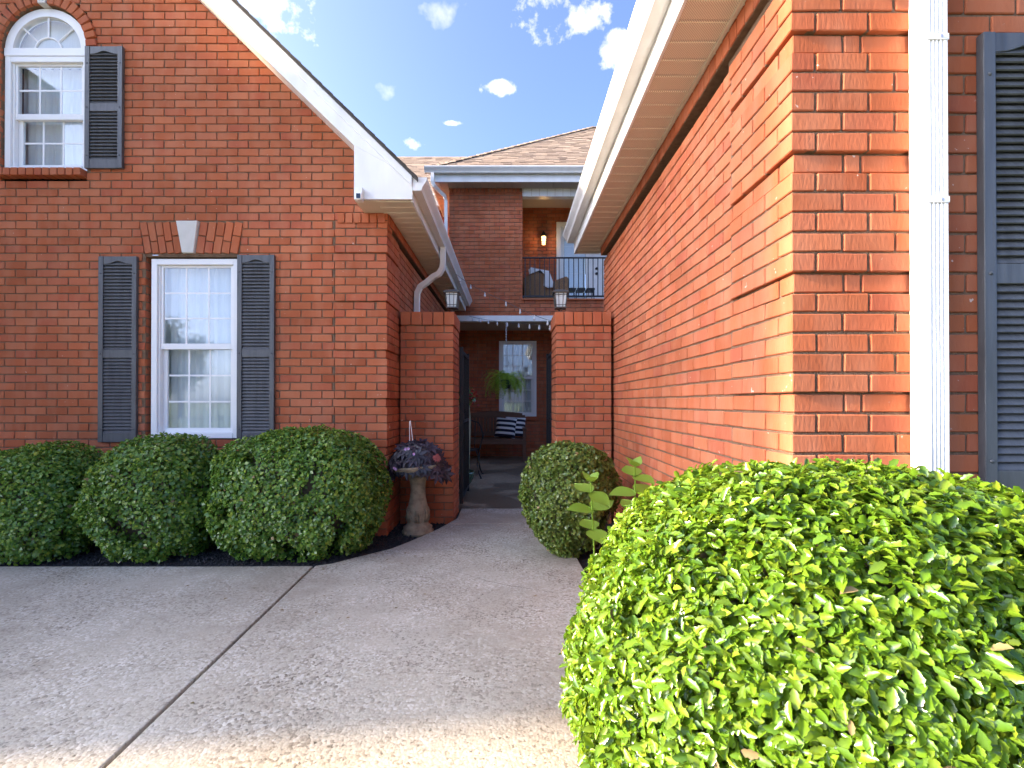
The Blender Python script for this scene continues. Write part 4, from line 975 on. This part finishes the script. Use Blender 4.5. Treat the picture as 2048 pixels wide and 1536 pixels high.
def pillow(x, y, z, rz_, tilt, label):
    t = bpy.data.objects.new('striped_pillow', None); n = 14; vs = []; s_ = .225
    me = MB()
    for side in (1, -1):
        k = len(me.v)
        for i in range(n + 1):
            for j in range(n + 1):
                u, v = -1 + 2 * i / n, -1 + 2 * j / n; hgt = .085 * ((1 - u ** 4) * (1 - v ** 4)) ** .6; sq = 1 - .08 * (1 - abs(u) ** 2) * abs(v) ** 3; sr = 1 - .08 * (1 - abs(v) ** 2) * abs(u) ** 3
                me.v.append((u * s_ * sr, side * hgt, v * s_ * sq))
        for i in range(n):
            for j in range(n): a = k + i * (n + 1) + j; me.f.append((a, a + 1, a + n + 2, a + n + 1))
    o = link('striped_pillow', me.mesh('striped_pillow', 'stripe', smooth=True), mtx=Matrix.Translation((x, y, z)) @ Matrix.Rotation(rz_, 4, 'Z') @ Matrix.Rotation(tilt, 4, 'X') @ Matrix.Rotation(R(4), 4, 'Y'))
    bpy.data.objects.remove(t); tag(o, label, 'pillow', 'striped pillows on the bench')
pillow(-.09, 10.20, .69, R(-8), R(-18), 'navy and white striped pillow in front on the bench'); pillow(.12, 10.33, .70, R(10), R(-16), 'navy and white striped pillow tucked behind the other one')
def fern(x, y, z):
    t = thing('hanging_fern', (x, y, z), 'green fern in a pot hanging by a chain from the porch beam', 'plant')
    MB().lathe([(0, -.12), (.085, -.12), (.115, .04), (.12, .05), (.105, .05), (.1, .03), (0, .02)], (x, y, z), 20).build('pot', 'pot', t, smooth=True)
    lk_ = MB().sweep([(.009 * math.cos(a) , 0, .017 * math.sin(a)) for a in [i * math.pi / 5 for i in range(11)]], .0032, up=(0, 1, 0)).mesh('chain_link', 'chain')
    top = 2.80; k = 0; zz = z + .30
    while zz < top: link('chain_link', lk_, t, mtx=Matrix.Translation((x, y, zz)) @ Matrix.Rotation(R(90) * (k % 2), 4, 'Z')); zz += .027; k += 1
    for a in (0, 2.1, 4.2): MB().sweep([(x + .11 * math.cos(a), y + .11 * math.sin(a), z + .04), (x, y, z + .30)], .003).build('hanger_wire', 'chain', t)
    for i in range(130):
        a = random.uniform(0, 6.283); Ln = random.uniform(.36, .62); el = random.uniform(-.1, 1.35); m_ = MB(); p = Vector((x + .06 * math.cos(a), y + .06 * math.sin(a), z + .03)); nseg = 20; pts = []
        for j in range(nseg + 1):
            pts.append(p.copy()); th_ = el - 2.5 * (j / nseg) ** 1.25 * (1.0 if el > .3 else .75); p = p + Vector((math.cos(a) * math.cos(th_), math.sin(a) * math.cos(th_), math.sin(th_))) * (Ln / nseg)
        for j in range(1, nseg):
            d = (pts[j + 1] - pts[j - 1]).normalized(); sd_ = d.cross(Vector((0, 0, 1))); sd_ = sd_.normalized() if sd_.length > .01 else Vector((1, 0, 0)); lw_ = .06 * math.sin(math.pi * (j + 2) / (nseg + 3)) ** .6
            for s_ in (-1, 1):
                tip = pts[j] + sd_ * s_ * lw_ + d * .012 + Vector((0, 0, -.006)); m_.add([pts[j] - d * .006, pts[j] + d * .006, tip], [(0, 1, 2)])
        m_.build('frond', 'fern', t)
fern(-.075, 9.42, wz(765, 9.42))
def patio_chair(x, y):
    t = thing('patio_chair', (x, y, FZ), 'black wrought iron patio chair just inside the gate', 'chair'); r_ = .011
    MB().lathe([(0, .44), (.20, .44), (.215, .45), (.205, .46), (0, .458)], (x, y, 0), 24).build('seat', 'iron', t)
    for dx, dy in ((-1, -1), (1, -1), (1, 1), (-1, 1)):
        MB().sweep([(x + dx * .15, y + dy * .15, .44), (x + dx * .185, y + dy * .185, .36), (x + dx * .17, y + dy * .17, .22), (x + dx * .20, y + dy * .20, .08), (x + dx * .235, y + dy * .235, FZ + .01)], r_).build('leg', 'iron', t); MB().lathe([(0, .012), (.022, .008), (.022, 0)], (x + dx * .235, y + dy * .235, FZ), 10).build('foot', 'iron', t)
    MB().sweep([(x - .2, y + .12, .45), (x - .24, y + .18, .7), (x - .17, y + .22, .88), (x, y + .24, .93), (x + .17, y + .22, .88), (x + .24, y + .18, .7), (x + .2, y + .12, .45)], r_).build('backrest', 'iron', t)
    for q in (-.1, 0, .1): MB().sweep([(x + q, y + .2, .45), (x + q * 1.1, y + .24, .9)], .007).build('back_bar', 'iron', t)
    for s_ in (-1, 1): MB().sweep([(x + s_ * .235, y + .17, .68), (x + s_ * .27, y + .02, .69), (x + s_ * .26, y - .14, .66), (x + s_ * .21, y - .15, .50), (x + s_ * .19, y - .1, .45)], r_).build('armrest', 'iron', t)
patio_chair(-.70, 7.95)
bo = MB().lathe([(0, 0), (.10, 0), (.11, .015), (.18, .10), (.215, .20), (.225, .235), (.215, .245), (.20, .235), (.17, .16), (0, .14)], (-.72, 6.85, FZ), 28).build('bowl_planter', 'glaze', None, smooth=True, origin=(-.72, 6.85, FZ)); tag(bo, 'low green glazed bowl planter on the courtyard floor by the gate', 'planter')
va = MB().lathe([(0, 0), (.085, 0), (.10, .02), (.115, .25), (.13, .6), (.135, .95), (.12, 1.15), (.125, 1.18), (.11, 1.18), (.1, 1.1), (0, 1.08)], (-.735, 7.35, FZ), 28).build('tall_planter', 'vase', None, smooth=True, origin=(-.735, 7.35, FZ)); tag(va, 'tall tan planter with green streaked glaze behind the gate leaf', 'planter')
def leaf_tpl(kind):
    """leaf lying along +Y, face up; returns vertices and triangles"""
    if kind == 'oval': V = [(0, 0, 0), (-.42, .45, .10), (0, .5, -.02), (.42, .45, .10), (0, 1, -.06)]; T_ = [(0, 2, 1), (0, 3, 2), (1, 2, 4), (2, 3, 4)]
    elif kind == 'holly':
        L_ = [(-.12, .10, .04), (-.22, .26, .12), (-.19, .38, .09), (-.27, .54, .15), (-.19, .68, .09), (-.17, .84, .09)]; mid = [(0, .0, 0), (0, .3, -.02), (0, .6, -.01), (0, 1.0, -.10)]
        V = mid + L_ + [(-x, y, z) for x, y, z in L_]; T_ = []
        for o in (4, 10):
            t = [(0, o, 1), (o, o + 1, 1), (o + 1, o + 2, 1), (1, o + 2, 2), (o + 2, o + 3, 2), (o + 3, o + 4, 2), (2, o + 4, 3), (o + 4, o + 5, 3)]; T_ += t if o == 10 else [(c, b, a) for a, b, c in t]
    elif kind == 'broad':
        n = 7; V = [(0, i / n, -.18 * (i / n) ** 2) for i in range(n + 1)]; wd = [.05, .30, .40, .42, .36, .26, .13, 0]
        V += [(-wd[i], i / n, .07 - .22 * (i / n) ** 2) for i in range(n + 1)] + [(wd[i], i / n, .07 - .22 * (i / n) ** 2) for i in range(n + 1)]; T_ = []
        for i in range(n):
            a, b = i, i + 1; l0, l1, r0, r1 = n + 1 + i, n + 2 + i, 2 * n + 2 + i, 2 * n + 3 + i; T_ += [(a, b, l1), (a, l1, l0), (a, r0, r1), (a, r1, b)]
    else:  # palmate, five lobes
        V = [(0, 0, 0)]; T_ = []
        for k in range(5):
            a = (k - 2) * .72; ln = (1, .85, .6)[abs(k - 2)]; w_ = .16; d = (math.sin(a), math.cos(a)); nn_ = (math.cos(a), -math.sin(a)); b = len(V)
            V += [(d[0] * ln * .5 - nn_[0] * w_, d[1] * ln * .5 - nn_[1] * w_, .06), (d[0] * ln * .5, d[1] * ln * .5, 0), (d[0] * ln * .5 + nn_[0] * w_, d[1] * ln * .5 + nn_[1] * w_, .06), (d[0] * ln, d[1] * ln, -.08)]
            T_ += [(0, b + 1, b), (0, b + 2, b + 1), (b, b + 1, b + 3), (b + 1, b + 2, b + 3)]
    return np.array(V, float), np.array(T_)
def frames(nrm, tipdir):
    z = nrm / np.linalg.norm(nrm, axis=1, keepdims=True); y = tipdir - (tipdir * z).sum(1, keepdims=True) * z; y /= np.linalg.norm(y, axis=1, keepdims=True) + 1e-9; x = np.cross(y, z)
    return np.stack([x, y, z], axis=2)
def scatter_leaves(parent, P, Nn, tip, size, kind, m, limit=300, name='foliage', smooth=True):
    """joined foliage plus the largest leaves in view as leaf objects"""
    V, T_ = leaf_tpl(kind); Fm = frames(Nn, tip); base = np.array(wloc(parent))
    view = P - np.array((0, 0, H)); dist = np.linalg.norm(view, axis=1); facing = np.abs((Fm[:, :, 2] * view).sum(1) / dist)
    px = CX + F * P[:, 0] / np.maximum(P[:, 1], .05); py = CY - F * (P[:, 2] - H) / np.maximum(P[:, 1], .05)
    return V, T_, Fm, base, size / dist * facing * ((px > 0) & (px < 2048) & (py > 0) & (py < 1536))
def leaves(parent, P, Nn, tip, size, kind, m, limit=300, depth=None):
    V, T_, Fm, base, score = scatter_leaves(parent, P, Nn, tip, size, kind, m)
    if depth is not None: score = score * (depth < .02)
    top = np.argsort(-score)[:limit]; mask = np.zeros(len(P), bool); mask[top] = True; mask &= score > 0
    me = np_mesh('leaf', V, T_, m, True)
    for i in np.nonzero(mask)[0]:
        mx = Matrix(Fm[i].tolist()).to_4x4(); mx = Matrix.Translation(P[i]) @ mx @ Matrix.Scale(float(size[i]), 4); link('leaf', me, parent, mtx=mx)
    r = ~mask
    if r.any():
        VV = np.einsum('nij,kj->nki', Fm[r], V) * size[r][:, None, None] + (P[r] - base)[:, None, :]; k = len(V)
        FF = (T_[None] + (np.arange(r.sum()) * k)[:, None, None]).reshape(-1, 3); o = link('foliage', np_mesh('foliage', VV.reshape(-1, 3), FF, m, True), parent); o['kind'] = 'stuff'
def bush(name, label, c, rad, zt_, n, size, kind, m, ex=2.6, lump=.05, zc=None, bottom=.0, seed=1, gaps=.0, group=None, thick=.12, taper=0.0, core=.70, dead=0):
    """clipped shrub: superellipsoid shell of leaves, several leaves deep, over stems and a dark inner shell"""
    g_ = np.random.default_rng(seed); t = thing(name, (c[0], c[1], -.03), label, 'bush', group)
    zc = zt_ * .5 if zc is None else zc; rz_ = zt_ - zc
    d = g_.normal(size=(int(n * 1.7), 3)); d /= np.linalg.norm(d, axis=1, keepdims=True)
    e = ex; rr = (np.abs(d[:, 0] / rad[0]) ** e + np.abs(d[:, 1] / rad[1]) ** e + np.abs(d[:, 2] / rz_) ** e) ** (-1 / e)
    P = d * rr[:, None]
    area = rr ** 2; keep = g_.random(len(P)) < np.clip(area / np.percentile(area, 92), .15, 1); P = P[keep]; d = d[keep]
    Nn = np.stack([np.sign(P[:, 0]) * np.abs(P[:, 0] / rad[0]) ** (e - 1) / rad[0], np.sign(P[:, 1]) * np.abs(P[:, 1] / rad[1]) ** (e - 1) / rad[1], np.sign(P[:, 2]) * np.abs(P[:, 2] / rz_) ** (e - 1) / rz_], 1); Nn /= np.linalg.norm(Nn, axis=1, keepdims=True)
    lum = np.array([mnoise.noise(Vector(p * 3.2) + Vector((seed * 7.3, 0, 0))) + .6 * mnoise.noise(Vector(p * 8.0) + Vector((0, seed * 3.1, 0))) for p in P])
    gap = np.array([mnoise.noise(Vector(p * 5.5) + Vector((0, 0, seed * 9.7))) for p in P])
    dep = np.abs(g_.normal(0, thick, len(P))) * (g_.random(len(P)) < .75); dep = np.minimum(dep, .35)
    P = P + Nn * (lump * lum - dep)[:, None]
    if taper: P[:, :2] *= (1 - taper * np.clip(-P[:, 2] / rz_, 0, 1))[:, None]
    P = P + np.array((c[0], c[1], zc))
    low = np.clip((.55 * zt_ - P[:, 2]) / (.55 * zt_), 0, 1); ok = (P[:, 2] > bottom) & (gap < .62 - gaps * low); P, Nn, dep = P[ok], Nn[ok], dep[ok]
    k = len(P); up_ = np.array((0, 0, .35)); nr = Nn + up_ + g_.normal(0, .55, (k, 3)); tp = g_.normal(0, 1, (k, 3)) + Nn * .55 + np.array((0, 0, .25))
    sz_ = size * g_.uniform(.65, 1.25, k)
    leaves(t, P, nr, tp, sz_, kind, m, depth=dep)
    if dead:      # dry brown leaves caught in the shrub
        q = g_.choice(k, dead, replace=False); V, T_ = leaf_tpl(kind); me = np_mesh('dry_leaf', V, T_, 'litter', True); Fm = frames(nr[q], tp[q])
        for a, b in zip(q, Fm): link('dry_leaf', me, t, mtx=Matrix.Translation(P[a] + Nn[a] * (dep[a] + .004)) @ Matrix(b.tolist()).to_4x4() @ Matrix.Scale(float(sz_[a]) * 1.05, 4))
    # woody stems, then a solid twig-brown shell giving the gaps a dark, shaded inside
    tw = MB()
    for i in range(160):
        a = g_.normal(size=3); a /= np.linalg.norm(a); a[2] = abs(a[2]) * .9 - .25; q = (abs(a[0] / rad[0]) ** e + abs(a[1] / rad[1]) ** e + abs(a[2] / rz_) ** e) ** (-1 / e) * .93
        b = np.array((c[0], c[1], zc)) + a * q
        if b[2] < 0: continue
        s0 = np.array((c[0] + g_.normal(0, .06), c[1] + g_.normal(0, .04), 0.0)); m1 = (s0 + b) / 2 + np.array((0, 0, -.08)) + g_.normal(0, .03, 3); tw.sweep([tuple(s0), tuple(m1), tuple(b)], .004, cap=False)
    tw.build('stems', 'twig', t, kind='stuff')
    V = []; Q = []; nu, nv = 24, 14
    for j in range(nv + 1):
        for i in range(nu):
            th_, ph = 2 * math.pi * i / nu, math.pi * j / nv; a = (math.sin(ph) * math.cos(th_), math.sin(ph) * math.sin(th_), math.cos(ph)); q = (abs(a[0] / rad[0]) ** e + abs(a[1] / rad[1]) ** e + abs(a[2] / rz_) ** e) ** (-1 / e) * core
            tp_ = 1 - taper * max(0, -a[2] * q / rz_)
            V.append((c[0] + a[0] * q * tp_, c[1] + a[1] * q * tp_, max(zc + a[2] * q, -.02)))
    Q = [(j * nu + i, j * nu + (i + 1) % nu, (j + 1) * nu + (i + 1) % nu, (j + 1) * nu + i) for j in range(nv) for i in range(nu)]
    MB().add(V, Q).build('dark_core', 'twig', t, smooth=True)
    return t
gb = 'clipped shrubs under the left facade'
bush('clipped_shrub', 'clipped green shrub at the left edge of the picture', (-3.88, 3.97), (.50, .41), .85, 23000, .031, 'oval', 'leaf_bush', seed=3, gaps=.42, group=gb, zc=.36, ex=2.8, lump=.055, dead=30)
bush('clipped_shrub', 'middle clipped green shrub below the lower window', (-2.885, 3.99), (.475, .42), .93, 23000, .031, 'oval', 'leaf_bush', seed=5, gaps=.42, group=gb, zc=.42, taper=.14, ex=2.8, lump=.055, dead=30)
bush('clipped_shrub', 'largest clipped green shrub of the row, next to the bird bath', (-1.745, 4.03), (.675, .47), .99, 34000, .031, 'oval', 'leaf_bush', seed=8, gaps=.32, group=gb, zc=.45, taper=.06, ex=2.8, lump=.055, dead=40)
bush('round_shrub', 'round olive green shrub in front of the right gate pillar', (.475, 3.96), (.385, .38), .895, 20000, .029, 'oval', 'leaf_mid', seed=11, gaps=.25, zc=.44, ex=2.4, taper=.34, dead=20, lump=.06)
bush('holly_shrub', 'big sunlit holly shrub filling the lower right corner', (.81, 1.20), (.65, .60), 1.06, 66000, .027, 'holly', 'leaf_holly', seed=14, gaps=.5, zc=.46, ex=2.25, lump=.055, thick=.06, core=.76, taper=.26, dead=90)

# ---- weed with broad leaves between the shrubs
def weed(x, y, h, sz_, seed, label, lean=0.0):
    g_ = random.Random(seed); t = thing('broadleaf_weed', (x, y, -.03), label, 'plant', 'broadleaf weeds by the right wall')
    st = [(x + lean * (k / 6) ** 1.5, y, -.03 + (h + .03) * k / 6) for k in range(7)]; MB().sweep(st, .004).build('stem', 'leaf_weed', t)
    V, T_ = leaf_tpl('broad'); me = np_mesh('leaf', V, T_, 'leaf_weed', True)
    for lv, zz, s_ in ((0, h, .55), (1, h - .05, 1.0), (2, h - .13, 1.15), (3, h - .22, 1.0)):
        for k in range(2 + (lv == 0)):
            a = lv * 1.57 + k * (3.14 if lv else 2.1) + g_.uniform(-.3, .3) + .4; el = .9 if lv == 0 else g_.uniform(-.1, .35); f = (zz + .03) / (h + .03); tip_ = np.array([[math.cos(a) * math.cos(el), math.sin(a) * math.cos(el), math.sin(el)]]); nm = np.array([[-math.cos(a) * math.sin(el), -math.sin(a) * math.sin(el) - .25, math.cos(el)]])
            Fm = frames(nm, tip_)[0]; link('leaf', me, t, mtx=Matrix.Translation((x + lean * f ** 1.5, y, zz)) @ Matrix(Fm.tolist()).to_4x4() @ Matrix.Scale(sz_ * s_, 4))
weed(.63, 2.42, .90, .125, 2, 'taller broad leaved weed sprouting by the brick wall behind the holly'); weed(.40, 2.2, .86, .115, 5, 'lower broad leaved weed sprouting beside the round shrub', lean=-.03)

# ---- bird bath with the dark vine
bx_, by_ = (836 - CX) * 4.62 / F, 4.62
bbth = thing('bird_bath', (bx_, by_, -.03), 'weathered tan concrete bird bath in the mulch by the left pillar', 'bird bath')
def flute(a, r, z): return r * (1 + .05 * abs(math.sin(4 * a)) * (1 if .10 < z < .30 else 0))
MB().lathe([(0, 0), (.148, 0), (.15, .03), (.135, .045), (.138, .065), (.115, .08), (.10, .10), (.098, .13), (.104, .18), (.100, .22), (.086, .28), (.074, .36), (.070, .44), (.078, .50), (.098, .535), (.11, .55), (0, .55)], (bx_, by_, -.03), 40, flute).build('pedestal', 'basin', bbth, smooth=True)
for k in range(7):
    a = k * 2 * math.pi / 7 + .35
    for q in (-.16, 0, .16): MB().sweep([(bx_ + r_ * math.cos(a + q * w_), by_ + r_ * math.sin(a + q * w_), -.03 + z_) for r_, z_, w_ in ((.101, .12, 1.1), (.109, .17, 1.2), (.108, .21, .8), (.100, .245, .2))], .0075).build('acanthus_leaf', 'basin', bbth, smooth=True)
def scal(a, r, z): return r * (1 + .035 * math.cos(8 * a)) if r > .15 else r
ob = MB().lathe([(0, 0), (.10, 0), (.17, .018), (.235, .055), (.255, .085), (.25, .10), (.225, .098), (.20, .07), (.1, .045), (0, .04)], (0, 0, 0), 48, scal).build('basin', 'basin', bbth, smooth=True, origin=(0, 0, 0)); ob.location = Vector((bx_, by_, .522)) - wloc(bbth); ob.rotation_euler = (R(-2), R(-5), 0)
vn = thing('purple_vine', (bx_ - .005, by_, .60), 'dark purple leafy vine spilling over the bird bath basin', 'plant')
MB().lathe([(0, 0), (.10, 0), (.13, .12), (.12, .12), (0, .10)], (bx_, by_, .575), 20).build('pot', 'iron', vn)
MB().sweep([(bx_ - .072, by_ - .02, .70), (bx_ - .078, by_ - .02, 1.04), (bx_ - .07, by_ - .02, 1.052), (bx_ - .062, by_ - .02, .99), (bx_ - .03, by_ - .02, .72)], .0028).build('pot_hanger', 'vinyl', vn)
g_ = np.random.default_rng(4); k = 330
d = g_.normal(size=(k, 3)); d /= np.linalg.norm(d, axis=1, keepdims=True); d[:, 2] = np.abs(d[:, 2]) * 1.25 - .55; rr = g_.uniform(.62, 1.0, k) ** .6
P = np.array((bx_, by_, .70)) + d * rr[:, None] * np.array((.295, .25, .205)); P[:, 2] -= .10 * np.clip((np.abs(P[:, 0] - bx_) - .15) / .15, 0, 1)
P = P[P[:, 2] > .50]; k = len(P); c0 = P - np.array((bx_, by_, .66))
nm = c0 / np.linalg.norm(c0, axis=1, keepdims=True) + np.array((0, -.55, .45)) + g_.normal(0, .3, (k, 3)); tp = c0 * 2.2 + np.array((0, -.25, -.45)) + g_.normal(0, .75, (k, 3))
leaves(vn, P, nm, tp, g_.uniform(.075, .125, k), 'palm', 'leaf_purple')
Vp, Tp = leaf_tpl('palm'); rl = np_mesh('leaf', Vp, Tp, 'leaf_red', True)
for q in range(3):
    Fm = frames(np.array([[.3, -.7, .5]]), np.array([[.5 - .4 * q, -.3, -.5]]))[0]; link('leaf', rl, vn, mtx=Matrix.Translation((bx_ + .195 + .012 * q, by_ - .17, .735 - .008 * q)) @ Matrix(Fm.tolist()).to_4x4() @ Matrix.Scale(.065, 4))
fl = MB().lathe([(.001, 0), (.006, .002), (.013, .007)], (0, 0, 0), 10).mesh('blossom', 'pink')
for px_, py_ in ((811, 898), (817, 897), (789, 936), (792, 938), (828, 908)): Y = 4.37; link('blossom', fl, vn, mtx=Matrix.Translation(((px_ - CX) * Y / F, Y, H + (CY - py_) * Y / F)) @ Matrix.Rotation(R(90), 4, 'X'))
# red flowering plant in the tall planter
fp = thing('flowering_plant', (-.735, 7.35, 1.1), 'plant with red blooms and dark leaves in the tall planter', 'plant'); g_ = np.random.default_rng(9); k = 130
d = g_.normal(size=(k, 3)); d /= np.linalg.norm(d, axis=1, keepdims=True); P = np.array((-.70, 7.33, 1.34)) + d * g_.uniform(.3, 1, k)[:, None] * np.array((.21, .16, .19)); leaves(fp, P, d + np.array((0, 0, .5)), d + g_.normal(0, .5, (k, 3)), g_.uniform(.05, .09, k), 'oval', 'leaf_bush', limit=130)
for i in range(6): MB().sweep([(-.735, 7.35, 1.08), (-.72 + .02 * i - .05, 7.34, 1.22), (-.70 + .05 * i - .13, 7.33, 1.38)], .004).build('stem', 'twig', fp)
Vo, To = leaf_tpl('oval'); pm = np_mesh('petal', Vo, To, 'flower', True)
for i in range(46):
    u = np.array([g_.normal(0, 1, 3)]); c_ = (-.58 + g_.normal(0, .035), 7.24 + g_.normal(0, .03), 1.30 + g_.normal(0, .06)); link('petal', pm, fp, mtx=Matrix.Translation(c_) @ Matrix(frames(u, np.array([g_.normal(0, 1, 3)]))[0].tolist()).to_4x4() @ Matrix.Scale(.045, 4))

# ---- string lights
def string_lights(label, pts, bulbs, seed, sag=.02):
    n = 36; A = [Vector(p) for p in pts]; path = []
    for i in range(len(A) - 1):
        for j in range(n // (len(A) - 1)): t = j / (n // (len(A) - 1)); path.append(A[i].lerp(A[i + 1], t) - Vector((0, 0, sag * math.sin(math.pi * t))))
    path.append(A[-1]); t = thing('string_lights', tuple(A[0]), label, 'string lights'); MB().sweep(path, .003).build('wire', 'wire', t)
    so = MB().lathe([(0, 0), (.006, 0), (.009, -.02), (.007, -.022), (0, -.022)], (0, 0, 0), 10).mesh('socket', 'vinyl'); bu = MB().lathe([(.005, -.02), (.012, -.035), (.015, -.048), (.010, -.062), (0, -.067)], (0, 0, 0), 12).mesh('bulb', 'bulb', smooth=True)
    for k in range(bulbs):
        q = path[int((k + .5) / bulbs * (len(path) - 1))]; b = link('bulb', bu, t, loc=q); link('socket', so, b, loc=q)
def at(px, py, Y): return ((px - CX) * Y / F, Y, H + (CY - py) * Y / F)
string_lights('clear bulb string running from the left gutter down to the right pillar', [at(912, 548, 6.9), at(950, 574, 6.7), at(1012, 603, 6.3), at(1064, 628, 5.95), at(1112, 644, 5.56)], 7, 1, .008)
string_lights('clear bulb string hanging below the white porch beam', [at(938, 632, 8.6), at(985, 641, 7.9), at(1050, 647, 6.6), at(1112, 650, 5.56)], 9, 2, .008)
# ---- dry leaves lying on the concrete
for i in range(34):
    px_, py_ = random.choice([(random.uniform(60, 760), random.uniform(1136, 1200)), (random.uniform(100, 1100), random.uniform(1140, 1420)), (random.uniform(640, 900), random.uniform(1105, 1150))])
    x, y = gp(px_, py_)
    if y > 3.55 and x < -1.2: continue
    o = link('fallen_leaf', np_mesh('fallen_leaf', Vo, To, 'litter', True), mtx=Matrix.Translation((x, y, .004)) @ Matrix.Rotation(random.uniform(0, 6.28), 4, 'Z') @ Matrix.Scale(random.uniform(.014, .028), 4)); tag(o, 'tiny dry leaf lying on the concrete drive', 'leaf', 'dry leaves on the drive')
# ================================================================= TREES BEHIND THE CAMERA (seen in the window glass)
def tree_mesh(seed):
    g_ = np.random.default_rng(seed); k = 5200; cl = g_.normal(size=(26, 3)) * np.array((1.5, 1.5, 1.3)) + np.array((0, 0, 4.6)); P = cl[g_.integers(0, 26, k)] + g_.normal(0, .55, (k, 3)); V, T_ = leaf_tpl('oval'); Fm = frames(g_.normal(0, 1, (k, 3)), g_.normal(0, 1, (k, 3)))
    VV = np.einsum('nij,kj->nki', Fm, V) * .30 + P[:, None, :]; return np_mesh('crown', VV.reshape(-1, 3), (T_[None] + (np.arange(k) * len(V))[:, None, None]).reshape(-1, 3), 'leaf_tree'), cl
tms = [tree_mesh(s) for s in (1, 2)]
where = ['far left', 'left', 'left of centre', 'centre', 'right of centre', 'right', 'far right', 'rightmost']
for i in range(8):
    me, cl = tms[i % 2]; x, y = -42 + 11.5 * i + random.uniform(-2, 2), -34 + random.uniform(-3, 3); t = thing('broadleaf_tree', (x, y, -.1), 'broadleaf tree across the road, ' + where[i] + ' in the row facing the house', 'tree', 'trees facing the house'); link('crown', me, t, loc=(x, y, -.1))
    m_ = MB()
    m_.sweep([(x, y, -.1), (x + .05, y, 1.5), (x, y, 4.2)], [(.22 * math.cos(a), .22 * math.sin(a)) for a in [q * math.pi / 4 for q in range(8)]])
    for q in range(6): m_.sweep([(x, y, 2 + .25 * q), tuple(np.array((x, y, 0)) + cl[q])], .06)
    m_.build('trunk', 'bark', t)
